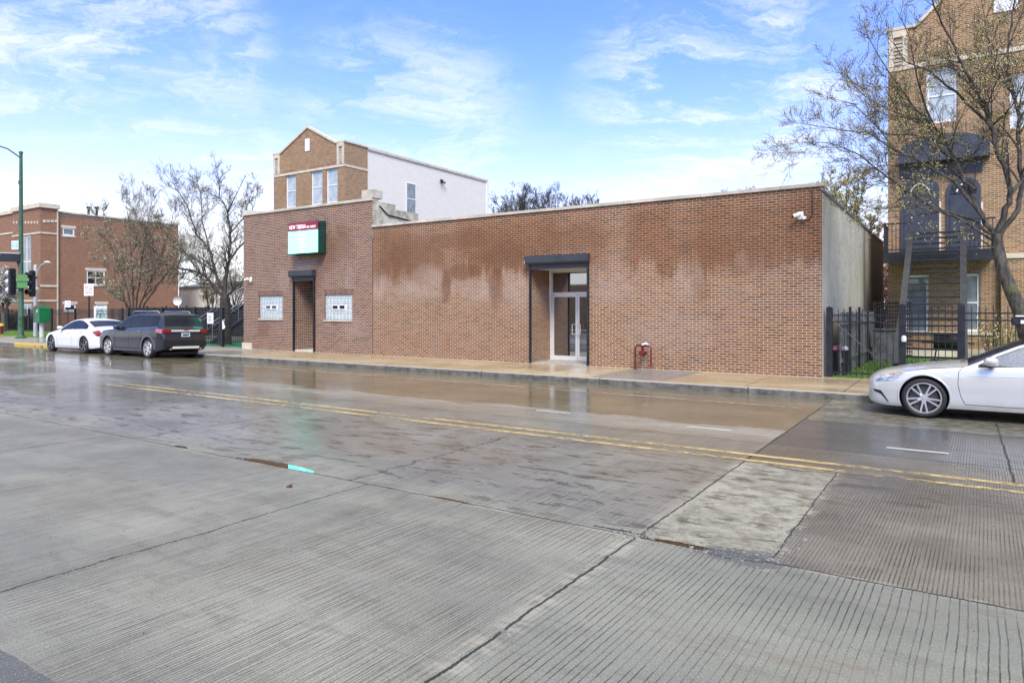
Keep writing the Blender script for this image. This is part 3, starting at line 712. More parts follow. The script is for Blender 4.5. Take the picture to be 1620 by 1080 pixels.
# ------------------------------------------------------------------ houses behind (same gabled kind)
def gable_house(name, label, x0, x1, y0, y1, ze, mats, wins, zgab, gx0, gxp, gx1, side_mat, eastwin=()):
    h = thing(name, label, 'house', ((x0 + x1) / 2, y0, 0))
    mb = MB(); face(mb, (x0, y0), (1, 0), (0, -1), x1 - x0, -.1, ze, [(a - x0, b_ - x0, c, d, .14) for (a, b_, c, d, *_) in wins])
    mb.prism([(gx0, ze), (gxp, zgab), (gx1, ze)], y0, y0 + .3)
    face(mb, (x1, y0), (0, 1), (1, 0), 1.9, -.1, ze); face(mb, (x0, y1), (0, -1), (-1, 0), y1 - y0, -.1, ze)
    build_w(mb, 'wall', mats, h, recalc=False)
    sd_ = MB(); face(sd_, (x1 - .03, y0 + 1.9), (0, 1), (1, 0), y1 - y0 - 1.9, -.1, ze - .1, [(a - y0 - 1.9, b_ - y0 - 1.9, c, d, .05) for (a, b_, c, d) in eastwin])
    sd_.quad((x1 - .03, y1, -.1), (x0, y1, -.1), (x0, y1, ze - .1), (x1 - .03, y1, ze - .1)); build_w(sd_, 'side_wall', side_mat, h, recalc=False)
    rf = MB(); rf.box(x0 + .1, x1 - .1, y0 + .3, y1 - .02, ze - .45, ze - .35); build_w(rf, 'roof', M_roof, h)
    cp = MB(); e = .10
    cp.box(x0 - .06, gx0, y0 - .07, y0 + .32, ze + .002, ze + e); cp.box(gx1, x1 + .06, y0 - .07, y0 + .32, ze + .002, ze + e)
    for (xa, za, xb, zb) in ((gx0, ze, gxp, zgab), (gxp, zgab, gx1, ze)):
        cp.prism([(xa, za + .002), (xb, zb + .002), (xb, zb + .14), (xa, za + .14)], y0 - .07, y0 + .32)
    cp.box(x1 - .2, x1 + .062, y0 + .32, y0 + 1.9, ze + .002, ze + e); cp.box(x1 - .2, x1 + .05, y0 + 1.9, y1, ze - .098, ze + .06)
    build_w(cp, 'coping', M_stone2 if 'tan' not in name else M_white, h)
    bd = MB(); zb = ze - 1.45
    bd.box(x0 - .001, x1 + .03, y0 - .035, y0 - .001, zb, zb + .14); bd.box(x1 + .001, x1 + .03, y0 - .001, y0 + 1.9, zb, zb + .14); build_w(bd, 'string_course', M_stone2, h)
    for (a, b_) in ((x0 + .02, x0 + .62), (x1 - .62, x1 - .02)):
        k = MB(); k.box(a, a + .16, y0 - .05, y0 - .001, zb + .16, ze - .25); k.box(b_ - .16, b_, y0 - .05, y0 - .001, zb + .16, ze - .25); k.box(a, b_, y0 - .06, y0 - .001, ze - .25, ze - .02)
        lv = build_w(k, 'louvre_surround', M_stone2, h); l2 = MB()
        for q in range(7): l2.box(a + .16, b_ - .16, y0 - .03, y0 - .004, zb + .2 + q * .13, zb + .28 + q * .13)
        build_w(l2, 'louvre', M_stone, lv)
    for wn_ in wins:
        (a, b_, c, d), pane = wn_[:4], (wn_[4] if len(wn_) > 4 else M_glass3)
        ww = window_s(h, a + .01, b_ - .01, c + .01, d - .01, y0 + .08, .08, True, pane, 0, M_white)
        lt = MB(); xx = a - .04
        while xx < b_ + .02: lt.box(xx, xx + .058, y0 - .012, y0 - .002, d + .004, d + .2); xx += .0668
        build_w(lt, 'soldier_course', M_sold, ww)
    for (a, b_, c, d) in eastwin:
        window_e(h, a + .01, b_ - .01, c + .01, d - .01, x1 + .02, .09, True, M_glass2)
    return h
M_sold = mat('tan soldier brick', (.30, .165, .10), .75, var=.3, scale=12)
def wx(px0, px1, py0, py1, Y):
    a = at(px0, py1, Y=Y); b_ = at(px1, py0, Y=Y); return (a.x, b_.x, a.z, b_.z)
HY = 28.6
lw = [wx(452, 468, 279, 330, HY), wx(492, 510, 270, 328, HY), wx(516, 534, 264, 326, HY)]
lw = [(a, b_, 9.95 - 2.35, 9.95) for (a, b_, c, d) in lw]
zt_ = at(500, 268, Y=HY).z
lw = [(a, b_, zt_ - 2.2, zt_) for (a, b_, c, d) in lw]
hx0, hx1 = at(433, 300, Y=HY).x, at(545, 300, Y=HY).x
pk = at(487, 203, Y=HY); ga = at(444, 243, Y=HY); gb_ = at(531, 228, Y=HY); zE = (ga.z + gb_.z) / 2
ewin = [(at(642, 330, X=hx1).y, at(659, 330, X=hx1).y, at(650, 341, X=hx1).z, at(650, 289, X=hx1).z)]
lh = gable_house('gabled_house', 'tan brick house with a gable and white sided flank, rising behind the brick hall', hx0, hx1, HY, 43.4, zE, M_brick3, lw, pk.z, ga.x, pk.x, gb_.x, M_siding, ewin)
gw = wx(483, 490, 219, 240, HY)
build_w(B(gw[0], gw[1], HY - .03, HY - .002, gw[2], gw[3]), 'gable_vent', M_white, lh)
fl = at(698, 287, X=hx1); build_w(MB().box(hx1, hx1 + .1, fl.y - .12, fl.y + .12, fl.z - .02, fl.z + .12).tube([(hx1 + .08, fl.y - .1, fl.z), (hx1 + .22, fl.y - .2, fl.z - .12)], [.05, .09], 8).tube([(hx1 + .08, fl.y + .1, fl.z), (hx1 + .22, fl.y + .2, fl.z - .12)], [.05, .09], 8), 'floodlight', M_blackm, lh)
dsx = at(772, 300, X=hx1); build_w(MB().box(hx1 - .02, hx1 + .06, 43.2, 43.42, 0, zE - .1), 'downspout', M_white, lh)

# right hand house with balcony and steel stair
RY = 28.2; rx0 = at(1405, 400, Y=RY).x; rx1 = rx0 + 6.7; zR = at(1405, 52, Y=RY).z
rw = [wx(1432, 1470, 434, 527, RY), wx(1518, 1551, 432, 525, RY), wx(1465, 1515, 102, 197, RY)]
rw = [(a, b_, c, d, M_glass2 if i < 2 else M_glass3) for i, (a, b_, c, d) in enumerate(rw)]
a, b_, c, d = wx(1425, 1486, 278, 392, RY); DO1 = (a, b_, 3.72, d)
a, b_, c, d = wx(1497, 1552, 278, 392, RY); DO2 = (a, b_, 3.72, d)
rpk = rx0 + 3.35
# third floor window on the right and one near the frame edge
rw.append((*wx(1616, 1650, 434, 527, RY), M_glass3)); rw.append((*wx(1597, 1640, 110, 205, RY), M_glass3))
rh = gable_house('gabled_house', 'tan brick house with black balcony and steep steel stair, right of the stucco wall', rx0, rx1, RY, 43., zR, M_brick3, rw, zR + 2.4, rx0 + .9, rpk, rx1 - .9, M_siding)
gwin = wx(1572, 1610, -12, 22, RY); build_w(B(gwin[0], gwin[1], RY - .04, RY - .002, gwin[2], gwin[3]), 'gable_window', M_white, rh)
M_slate = mat('slate grey door paint', (.045, .05, .065), .4, var=.12)
# arched dark canopy panel over the balcony doors, doors with fanlight
ax0, ax1 = DO1[0] - .05, at(1566, 300, Y=RY).x
def arch_pts(x0, x1, zb, zs, rise, n=14):
    c_ = (x0 + x1) / 2; hw = (x1 - x0) / 2
    return [(x0, zb), (x0, zs)] + [(c_ - hw * math.cos(math.pi * k / n), zs + rise * math.sin(math.pi * k / n)) for k in range(1, n)] + [(x1, zs), (x1, zb)]
zc = at(1440, 262, Y=RY).z; zs = at(1440, 245, Y=RY).z; ztp = at(1500, 215, Y=RY).z
build_w(MB().prism(arch_pts(ax0, ax1, zc, zs, ztp - zs), RY - .5, RY - .002), 'arched_canopy', M_slate, rh)
for dd_ in (DO1, DO2):
    a, b_, c, d = dd_
    q = build_w(MB().prism(arch_pts(a, b_, c, d - .45, .45), RY - .06, RY - .002), 'door_surround', M_slate, rh)
    build_w(MB().box(b_ - .002, b_ + .06, RY - .07, RY - .003, c, d - .9), 'door_jamb', M_stone2, q)
    build_w(MB().tube([(a + .3 + (b_ - a - .6) * t_ / 8, RY - .10, d - .50 + .26 * math.sin(math.pi * t_ / 8)) for t_ in range(9)], .03, 6), 'fanlight_trim', M_white, q)
    build_w(B(a + .12, b_ - .12, RY - .09, RY - .061, c + .04, d - .62), 'door_leaf', M_slate, q)
    build_w(MB().prism(arch_pts(a + .12, b_ - .12, d - .56, d - .46, .36), RY - .09, RY - .061), 'fanlight', M_glass, q)
bal = MB(); bx0, bx1, by = rx0 - .02, at(1575, 400, Y=26.8).x, 26.75
bal.box(bx0, bx1, by, RY - .002, 3.50, 3.62)
build_w(B(DO1[0] - .04, DO2[1] + .04, RY - .05, RY - .0035, DO1[3] + .005, zc - .004), 'dark_panel', M_slate, rh)
pl = build_w(bal, 'balcony_floor', M_blackm, rh)
build_w(MB().box(bx0 - .01, bx1 + .01, by - .12, by - .001, 3.30, 3.66), 'balcony_fascia', M_blackm, pl)
for (xa, xb) in ((.12, bx1), (bx0, -1.36 - .05)):
    rl = MB(); rl.box(xa, xb, by - .02, by + .03, 4.62, 4.67); rl.box(xa, xb, by - .02, by + .03, 3.72, 3.76); x = xa
    while x < xb: rl.box(x, x + .02, by, by + .02, 3.66, 4.64); x += .12
    if xa > 0: build_w(rl, 'balcony_railing', M_blackm, rh)
for yy in [by + .12 * k for k in range(1, 12)]: rl.box(bx0, bx0 + .02, yy, yy + .02, 3.62, 4.64)
rl.box(bx0, bx0 + .04, by, RY, 4.62, 4.67)
for xx in (bx0,): rl.box(xx, xx + .06, by - .01, by + .05, 3.62, 4.7)
build_w(rl, 'balcony_railing', M_blackm, rh)
build_w(B(rx0 - .01, rx1, RY - .08, RY - .001, -.1, .35), 'plinth', M_stone2, rh); build_w(B(rx0 - .01, rx1, RY - .05, RY - .001, .84, .93), 'sill_course', M_stone2, rh)
px_ = at(1583, 450, Y=RY).x; build_w(B(px_, rx1 + .01, RY - .25, RY - .003, .35, 3.4), 'brick_bay', M_brick3, rh)
build_w(B(px_ - .03, rx1 + .03, RY - .29, RY - .003, 3.402, 3.56), 'bay_cap', M_stone2, rh)

M_sighr = mat('wet galvanised rail', (.30, .31, .33), .3, metal=.3)
def steel_stair(label, X0, X1, Y0, z0, Y1, z1, handrail, loc):
    s_ = thing('steel_stair', label, 'stairs', loc)
    dz, dy = z1 - z0, Y1 - Y0; L = math.hypot(dz, dy); nzv, nyv = dy / L, -dz / L; wv = .16
    for X in (X0, X1):
        m1 = MB().prism([(Y0, z0), (Y1, z1), (Y1 + nyv * wv * -1, z1 - nzv * wv * 1.3), (Y0 - nyv * wv, z0 - nzv * wv * 1.3)], X - .085, X + .085, 'x')
        build_w(m1, 'stringer', M_steelhi, s_, bevel=.008)
    n = int(dz / .19)
    for k in range(n):
        t = (k + .6) / n; yy, zz_ = Y0 + dy * t, z0 + dz * t - .16
        build_w(MB().box(X0 + .056, X1 - .056, yy - .12, yy + .14, zz_ - .02, zz_ + .02), 'tread', M_blackm, s_)
    if handrail:
        for X in (X0, X1):
            h = MB().tube([(X, Y0 + .1, z0 + .95), (X, Y1, z1 + .9)], .03, 6); h.tube([(X, Y0 + .1, z0 + .75), (X, Y1, z1 + .7)], .018, 6)
            k = 0.
            while k <= 1.: h.tube([(X, Y0 + dy * k + .1, z0 + dz * k), (X, Y0 + dy * k + .1, z0 + dz * k + .93)], .02, 5); k += .125
            build_w(h, 'handrail', M_sighr, s_, smooth=True)
    return s_
steel_stair('steep dark steel stair climbing to the balcony of the right hand house', -1.36, .06, 19.7, .35, 26.0, 4.42, False, (-.6, 19.7, 0))
steel_stair('dark steel stair with twin handrails climbing behind the tree left of the hall', -33.0, -31.4, 20.3, .1, 26.3, 4.0, True, (-32.2, 20.3, 0))

# ------------------------------------------------------------------ corner building far left
CX = at(64, 480, Y=25.).x; cb = thing('corner_building', 'three storey red brick corner building with stone cornice at far left', 'building', (CX, 25., 0))
ytop = at(64, 328, X=CX).z; ye = at(283, 400, X=CX).y; y92 = at(92, 400, X=CX).y; cx0 = at(20, 400, Y=25.).x
def we(px0, px1, py0, py1, X):
    a = at(px0, (py0 + py1) / 2, X=X); b_ = at(px1, (py0 + py1) / 2, X=X); m_ = at((px0 + px1) / 2, py0, X=X).z; n_ = at((px0 + px1) / 2, py1, X=X).z; return (a.y, b_.y, n_, m_)
XB = CX - .12
ce = [we(99, 118, 361, 373, XB), we(137, 166, 428, 451, XB), we(101, 120, 481, 492, XB), we(152, 169, 481, 500, XB)]
mb = MB(); face(mb, (CX, 25.), (0, 1), (1, 0), y92 - 25., -.1, ytop)
face(mb, (XB, y92), (0, 1), (1, 0), ye - y92, -.1, ytop - .25, [(a - y92, b_ - y92, c, d, .12) for (a, b_, c, d) in ce])
mb.quad((CX, y92, -.1), (XB, y92, -.1), (XB, y92, ytop), (CX, y92, ytop))
fw = [wx(33, 49, 372, 455, 25.), wx(33, 50, 480, 520, 25.)]; fw2 = []
face(mb, (cx0, 25.), (1, 0), (0, -1), CX - cx0, -.1, ytop, [(a - cx0, b_ - cx0, max(c, .3), d, .12) for (a, b_, c, d) in fw])
mb.quad((XB, ye, -.1), (cx0, ye, -.1), (cx0, ye, ytop - .25), (XB, ye, ytop - .25)); face(mb, (cx0, ye), (0, -1), (-1, 0), ye - 25., -.1, ytop)
build_w(mb, 'wall', M_brick4, cb, recalc=False)
co = MB(); co.box(cx0 - .1, CX + .15, 24.85, 25.3, ytop + .002, ytop + .35); co.box(CX - .4, CX + .15, 25.3, y92 + .1, ytop + .002, ytop + .352); build_w(co, 'cornice', M_stone2, cb)
build_w(MB().box(XB - .3, XB + .06, y92 + .1, ye, ytop - .248, ytop - .12), 'coping', M_stone, cb)
zb2 = at(92, 370, X=CX).z; bd = MB(); bd.box(CX + .001, CX + .05, 24.99, y92 - .05, zb2 - .08, zb2 + .05); bd.box(cx0, CX + .05, 24.95, 24.999, zb2 - .08, zb2 + .05)
zb3 = at(80, 475.5, X=CX).z; bd.box(CX + .001, CX + .05, 24.99, y92, zb3 - .08, zb3 + .06); bd.box(cx0, CX + .05, 24.95, 24.999, zb3 - .08, zb3 + .06)
zb4 = at(80, 453, X=CX).z; bd.box(CX + .001, CX + .05, 24.99, y92, zb4 - .06, zb4 + .12)
bd.box(CX + .001, CX + .03, y92 - .1, y92, -.1, ytop); build_w(bd, 'stone_band', M_stone2, cb)
for k in range(4):
    p = at(70 + k * 6.3, 350, X=CX); build_w(B(CX + .001, CX + .04, p.y - .11, p.y + .11, p.z - .1, p.z + .1), 'accent_block', M_stone2, cb)
for k in range(9):
    p = at(22 + k * 4.7, 352, Y=25.); build_w(B(p.x - .1, p.x + .1, 24.96, 24.999, p.z - .1, p.z + .1), 'accent_block', M_stone2, cb)
for i, (a, b_, c, d) in enumerate(ce): window_e(cb, a + .01, b_ - .01, c + .01, d - .01, XB - .03, .1, i == 1, M_glass if i in (1, 2) else M_glass2, 1 if i == 1 else 0, True, True)
for (a, b_, c, d) in fw: window_s(cb, a + .01, b_ - .01, max(c, .3) + .01, d - .01, 25.06, .12, True, M_glass2, 1)
build_w(B(cx0 + .1, CX - .1, 25.3, ye - .05, ytop - .5, ytop - .4), 'roof', M_roof, cb)
for pxx in (140, 153):
    p = at(pxx, 341, X=CX - 1.5); build_w(MB().tube([(p.x, p.y, ytop - .4), (p.x, p.y, p.z + .6)], .1, 8).tube([(p.x, p.y, p.z + .6), (p.x, p.y, p.z + .75)], .18, 8), 'roof_vent', M_blackm, cb)
c2b = thing('corner_building', 'red brick building cut by the left edge of the photo, beyond the corner building', 'building', (-74, 27.5, 0))
zt2 = at(10, 340, Y=27.5).z; xr2 = at(20.5, 400, Y=27.5).x
build_w(B(-90, xr2 + 1.5, 27.5, 37, -.1, zt2), 'wall', M_brick4, c2b); build_w(B(-90.1, xr2 + 1.6, 27.35, 37.1, zt2 + .002, zt2 + .32), 'cornice', M_stone2, c2b)
zz2 = at(10, 371, Y=27.5).z; build_w(B(-90, xr2 + 1.5, 27.45, 27.498, zz2, zz2 + .15), 'stone_band', M_stone2, c2b)
# dish, garage, low building, reddish house far behind
ds = thing('satellite_dish', 'grey satellite dish fixed to the rear edge of the corner building', 'satellite dish', tuple(at(281, 476, X=CX + .3)))
MB().lathe([(.02, .12), (.2, .08), (.38, .0), (.42, -.06)], (0, 0, 0), 'y', 18).build('dish', M_alu, ds, smooth=True)
MB().tube([(0, .1, 0), (-.3, .2, -.3)], .03, 6).build('arm', M_alu, ds); ds.rotation_euler = (0, 0, R(35))
ga_ = thing('garage', 'low white sided garage behind the dark wood fence at left', 'garage', (-57, 40, 0))
gx0, gx1 = at(283, 460, Y=40).x, at(400, 460, Y=40).x
build_w(B(gx0, gx1, 40, 46, -.1, 4.0), 'wall', M_siding, ga_); build_w(MB().prism([(39.8, 4.002), (43, 4.6), (46.2, 4.002)], gx0 - .2, gx1 + .2, 'x'), 'roof', M_roof, ga_)
fa = thing('row_house', 'small brick row house seen through branches beyond the garage', 'house', (-64, 62, 0))
build_w(B(-72, -56, 62, 72, -.1, 8.0), 'wall', M_brick4, fa); build_w(MB().prism([(61.8, 8.002), (67, 10.5), (72.2, 8.002)], -72.3, -55.7, 'x'), 'roof', M_roof, fa)

# buildings across the street behind the viewer (seen only in reflections)
bk_ = thing('brick_garage_block', 'low brick shop row across the street, seen only as a reflection in the glass doors', 'building', (-8, -15, 0))
build_w(B(-60, 40, -24, -15, -.1, 3.9), 'wall', M_brick3, bk_); build_w(B(-22, -12, -15.1, -15.002, 2.3, 3.4), 'shop_fascia', mat('green fascia', (.05, .45, .04), .5), bk_)
build_w(B(-60, 40, -15.2, -14.99, 3.902, 4.0), 'coping', M_stone, bk_)

# ------------------------------------------------------------------ fences, gates, yard things
def iron_panel(x0, x1, y, z1, sp, rails=(.12, -.16, -.32)):
    p = MB(); x = x0 + sp * .5
    while x < x1 - .01: p.box(x - .009, x + .009, y - .009, y + .009, .05, z1); x += sp
    for r_ in rails:
        zz = r_ if r_ > 0 else z1 + r_
        p.box(x0, x1, y - .016, y + .016, zz - .016, zz + .016)
    return p
def post(x, y, z1, w_=.05):
    return MB().box(x - w_, x + w_, y - w_, y + w_, 0, z1).prism([(x - w_ * 1.2, z1), (x + w_ * 1.2, z1), (x, z1 + .05)], y - w_, y + w_)
def iron_fence(name, label, x0, x1, y, z1, posts, sp=.135, pw=.045, cat='fence'):
    f = thing(name, label, cat, ((x0 + x1) / 2, y, 0))
    ps = sorted(posts)
    edges = [x0] + ps + [x1]
    for a, b_ in zip(edges[:-1], edges[1:]):
        if b_ - a > .15: build_w(iron_panel(a, b_, y, z1, sp), 'picket_panel', M_blackm, f)
    for p in ps: build_w(post(p, y, z1 + .02, pw), 'post', M_blackm, f)
    return f
gx_a = at(1309, 500, Y=18.95).x; gx_b = at(1420, 500, Y=18.95).x; gx_c = at(1519, 500, Y=18.95).x
f1 = iron_fence('iron_fence', 'black iron picket fence behind the silver sedan, fronting the right hand yard', gx_b, 9., 18.95, 1.78, [gx_b + .1, gx_c + .02, 2.6, 5.2], .135, .075)
gt = iron_fence('yard_gate', 'black iron gate with diagonal brace next to the end of the brick wall', gx_a, gx_b, 18.95, 1.72, [gx_a + .05], .135, .07, 'gate')
build_w(MB().tube([(gx_a + .1, 18.9, 1.45), (gx_b - .1, 18.9, .2)], .014, 6), 'brace', M_steelhi, gt)
lg = thing('porch_light', 'small white round lamp on the gate post at foot of steel stair', 'light', (gx_b + .14, 18.86, .95)); MB().lathe([(0, -.02), (.05, -.01), (.06, .04), (.05, .12), (0, .14)], (0, -.03, .0), 'z', 12).build('globe', M_white, lg, smooth=True); B(-.05, .05, -.03, .03, .145, .16).build('cap', M_blackm, lg)
iron_fence('iron_fence', 'black iron picket fence in front of the tree trunk left of the hall', -40., -26.6, 18.97, 1.78, [-36.6, -33.4, -30.6, -28.4, -26.7], .13, .06)
iron_fence('iron_fence', 'long black iron fence behind the corner lawn at far left', -72., -40., 23.8, 1.75, [-68, -64.4, -60.6, -56.8, -53.2, -49.8, -46.7, -43.2], .14, .06)
M_oldwood = mat('weathered fence boards', (.17, .165, .15), .85, var=.45, scale=5, bump=.01)
M_darkwood = mat('dark stained boards', (.030, .028, .026), .8, var=.5, scale=7, bump=.01)
wf_ = thing('board_fence', 'weathered grey board fence running along the foot of the stucco wall', 'fence', (-2.55, 23, 0))
bd = MB(); y = 19.3; r = random.Random(3)
while y < 27.4: bd.box(-2.60 + r.uniform(-.008, .008), -2.57, y, y + .135, .02, 1.62 + r.uniform(-.03, .03)); y += .142
bd.box(-2.57, -2.53, 19.3, 27.4, .35, .44); bd.box(-2.57, -2.53, 19.3, 27.4, 1.3, 1.39); build_w(bd, 'boards', M_oldwood, wf_)
for yy in (20.4, 22.4, 24.6): build_w(B(-2.528, -2.47, yy, yy + .09, 0, 1.78), 'post', M_blackm, wf_)
lt_ = thing('lattice_screen', 'dark lattice screen at the back of the right hand yard', 'screen', (-2.0, 27.5, 0))
lb = MB()
for k in range(16):
    lb.box(-2.62 + k * .075, -2.59 + k * .075, 27.45, 27.47, .1, 2.0)
    if k * .13 < 1.9: lb.box(-2.64, -1.42, 27.471, 27.49, .1 + k * .13, .13 + k * .13)
build_w(lb, 'slats', M_darkwood, lt_)
wb_ = thing('storage_box', 'weathered wooden storage box standing on the lawn beside the board fence', 'box', (-2.05, 25.6, 0))
build_w(B(-2.42, -1.72, 25.3, 26.0, 0, 1.02), 'body', M_oldwood, wb_, bevel=.01); build_w(B(-2.46, -1.68, 25.26, 26.04, 1.022, 1.07), 'lid', M_oldwood, wb_, bevel=.01)
tb = thing('trash_bin', 'dark trash bin with pink bag on top, just inside the iron gate', 'bin', (at(1328, 590, Y=19.5).x, 19.6, 0))
MB().lathe([(0, .01), (.18, .01), (.23, .60), (.25, .61), (.25, .66), (.21, .66), (.2, .55), (0, .54)], n=18).build('body', M_blackm, tb, smooth=True)
MB().lathe([(0, .5), (.16, .56), (.17, .68), (.1, .76), (0, .77)], (-.05, 0, 0), n=9).build('pink_bag', mat('pink plastic bag', (.75, .22, .32), .4, var=.3, scale=15, bump=.02), tb)
MB().lathe([(0, .55), (.07, .6), (.08, .72), (0, .76)], (.12, 0, 0), n=7).build('white_paper', M_white, tb)
gr_ = thing('charcoal_grill', 'black barrel charcoal grill standing on the lawn behind the iron fence', 'grill', (at(1499, 560, Y=22.8).x, 22.8, 0))
MB().prism([(.24 * math.cos(t * math.pi / 8), .80 + .22 * math.sin(t * math.pi / 8)) for t in range(16)], -.33, .33, 'x').build('barrel', M_blackm, gr_, bevel=.01)
MB().box(-.62, -.335, -.2, .2, .76, .79).build('side_shelf', M_blackm, gr_); MB().box(.335, .62, -.2, .2, .76, .79).build('side_shelf', M_blackm, gr_)
for sx in (-1, 1):
    for sy in (-1, 1): MB().tube([(sx * .25, sy * .1, .68), (sx * .36, sy * .26, 0)], .018, 6).build('leg', M_blackm, gr_)
MB().box(-.42, .42, -.2, .2, .26, .28).build('bottom_shelf', M_blackm, gr_)
mbx = thing('mailbox', 'black mailbox with white papers on top beside the leaning tree trunk', 'mailbox', (1.25, 16.6, 0))
MB().box(-.42, .30, -.13, .13, 1.40, 1.56).build('box', M_blackm, mbx, bevel=.02); MB().box(-.36, .26, -.14, .12, 1.565, 1.59).tube([(-.2, -.05, 1.60), (.2, .02, 1.62)], .035, 8).build('papers', M_white, mbx, bevel=.004)
MB().box(-.28, .28, -.136, -.131, 1.43, 1.50).build('label_plate', M_white, mbx); MB().box(.16, .24, -.04, .04, 0, 1.398).build('post', M_blackm, mbx)

# wood fence, rabbit, signs left of the hall
wf2_ = thing('board_fence', 'dark wood picket fence in front of the white garage', 'fence', (-42, 27, 0))
bd = MB(); x = -52.
while x < -33.6: bd.box(x, x + .10, 26.98, 27.01, 0, 1.86 + r.uniform(-.02, .02)); x += .125
bd.box(-52, -33.6, 27.012, 27.05, .4, .5); bd.box(-52, -33.6, 27.012, 27.05, 1.5, 1.6); build_w(bd, 'boards', M_darkwood, wf2_)
for k in range(8): build_w(B(-52 + k * 2.5, -51.88 + k * 2.5, 26.9, 26.975, 0, 1.98), 'post', M_darkwood, wf2_)
wf3_ = thing('board_fence', 'weathered board fence under the steel stair beside the hall', 'fence', (-31, 26, 0))
bd = MB(); x = -37.
while x < -26.6: bd.box(x, x + .11, 27.3, 27.33, 0, 1.55 + r.uniform(-.02, .02)); x += .125
build_w(bd, 'boards', M_oldwood, wf3_)
def decor(name, label, cat, Y, px0, px1, py0, py1): a = at(px0, py1, Y=Y); b_ = at(px1, py0, Y=Y); return a, b_
a, b_ = decor(0, 0, 0, 18.9, 327.5, 337, 495, 512)
ns = thing('notice_board', 'small white notice board fixed on the iron fence left of the tree trunk', 'sign', (a.x, 18.93, a.z)); wn_, hn_ = b_.x - a.x, b_.z - a.z
MB().box(0, wn_, -.03, 0, 0, hn_).build('board', M_white, ns, bevel=.004)
lns = MB()
for k in range(5): lns.box(wn_ * .2, wn_ * (.75 if k % 2 else .6), -.033, -.0305, hn_ * (.2 + .13 * k), hn_ * (.24 + .13 * k))
lns.build('printed_lines', M_char, ns)
a, b_ = decor(0, 0, 0, 18.9, 349, 355.5, 505, 520.5)
rb_ = thing('rabbit_cutout', 'white rabbit shaped board hung on the iron fence before the trunk', 'decoration', (a.x, 18.93, a.z)); W_, H_ = b_.x - a.x, b_.z - a.z
pts = [(.30, 0), (.7, 0), (.95, .12), (.98, .28), (.85, .40), (.72, .46), (.80, .55), (.76, .64), (.66, .68), (.86, .98), (.74, 1.), (.52, .72), (.46, .72), (.28, 1.), (.16, .97), (.34, .68), (.24, .62), (.22, .53), (.30, .46), (.14, .40), (.02, .28), (.05, .12)]
MB().prism([(p[0] * W_, p[1] * H_) for p in pts], -.02, 0).build('board', M_white, rb_)
a, b_ = decor(0, 0, 0, 23.7, 148, 168.5, 484, 507)
po = thing('poster_board', 'white poster with blue and green painted figure on the far fence', 'poster', (a.x, 23.74, a.z)); W_, H_ = b_.x - a.x, b_.z - a.z
MB().box(0, W_, -.02, 0, 0, H_).build('board', M_white, po)
for (pts, c_) in (([(.1, .25), (.32, .75), (.42, .7), (.25, .2)], (.25, .50, .75)), ([(.9, .25), (.68, .8), (.58, .7), (.75, .2)], (.30, .55, .80)), ([(.42, .1), (.38, .5), (.6, .52), (.62, .1)], (.15, .45, .20)), ([(.4, .62), (.5, .85), (.62, .6)], (.75, .45, .15)), ([(.46, .4), (.5, .52), (.56, .4)], (.75, .12, .12))):
    MB().prism([(p[0] * W_, p[1] * H_) for p in pts], -.023, -.0205).build('painted_patch', mat('poster paint', c_, .5), po)
def street_sign(label, X, Y, z0, z1, wd, wide_post=.03, logo=True):
    s_ = thing('parking_sign', label, 'sign', (X, Y, 0), R(28))
    MB().box(-wide_post, wide_post, -.02, .02, 0, z1 - .05).build('post', M_blackm, s_)
    pl_ = MB().box(-wd / 2, wd / 2, -.03, -.022, z0, z1).build('plate', M_white, s_, bevel=.003)
    h = z1 - z0
    if logo:
        MB().lathe([(.055, -.034), (.075, -.034), (.075, -.031), (.055, -.031), (.055, -.034)], (-wd * .24, 0, z0 + h * .7), 'y', 20).build('red_ring', mat('sign red', (.55, .03, .03), .4), pl_)
        MB().prism([(-wd * .24 - .045, z0 + h * .7 + .038), (-wd * .24 - .038, z0 + h * .7 + .047), (-wd * .24 + .045, z0 + h * .7 - .038), (-wd * .24 + .038, z0 + h * .7 - .047)], -.037, -.035).build('red_slash', bpy.data.materials['sign red'], pl_)
    for k in range(4): MB().box(-wd * .4 if k > 1 else .0, wd * .4, -.033, -.0305, z0 + h * (.75 - k * .17), z0 + h * (.80 - k * .17)).build('printed_line', M_char if k % 2 else mat('sign red print', (.5, .05, .06), .4), pl_)
    return s_
street_sign('white and red parking sign on black post, nearer the tall vase shaped tree', -34.4, 16.0, 2.36, 2.92, .48)
street_sign('small white sign on thin post, between green cabinet and the parking sign', -45.6, 20., 1.85, 2.25, .38, .015, False)

# ------------------------------------------------------------------ light pole, signals, cabinet, hydrant
M_green = mat('dark green pole paint', (.045, .105, .055), .45, var=.25, scale=2.5)
M_lgreen = mat('pale green signal box', (.10, .27, .08), .45, var=.15)
PX, PY = -46.9, 18.0
lp = thing('street_lamp', 'tall tapered dark green street lamp pole with curved arm at left', 'street lamp', (PX, PY, 0))
MB().lathe([(.0, 0), (.30, 0), (.30, .06), (.2, .12), (.165, .2), (.15, 1.2), (.155, 1.22), (.155, 1.3), (.148, 1.32), (.125, 5), (.10, 9), (.085, 11.0), (.11, 11.02), (.11, 11.12), (0, 11.18)], n=18).build('pole', M_green, lp, smooth=True)
MB().tube([(0, 0, 10.75), (-.9, -.35, 11.35), (-1.9, -.75, 11.7), (-2.9, -1.1, 11.8)], [.05, .045, .04, .035], 8).build('arm', M_green, lp, smooth=True)
MB().lathe([(0, -.05), (.12, -.04), (.16, .02), (.1, .1), (0, .12)], (-3.1, -1.15, 11.78), 'z', 12).build('lamp_head', M_alu, lp, smooth=True)
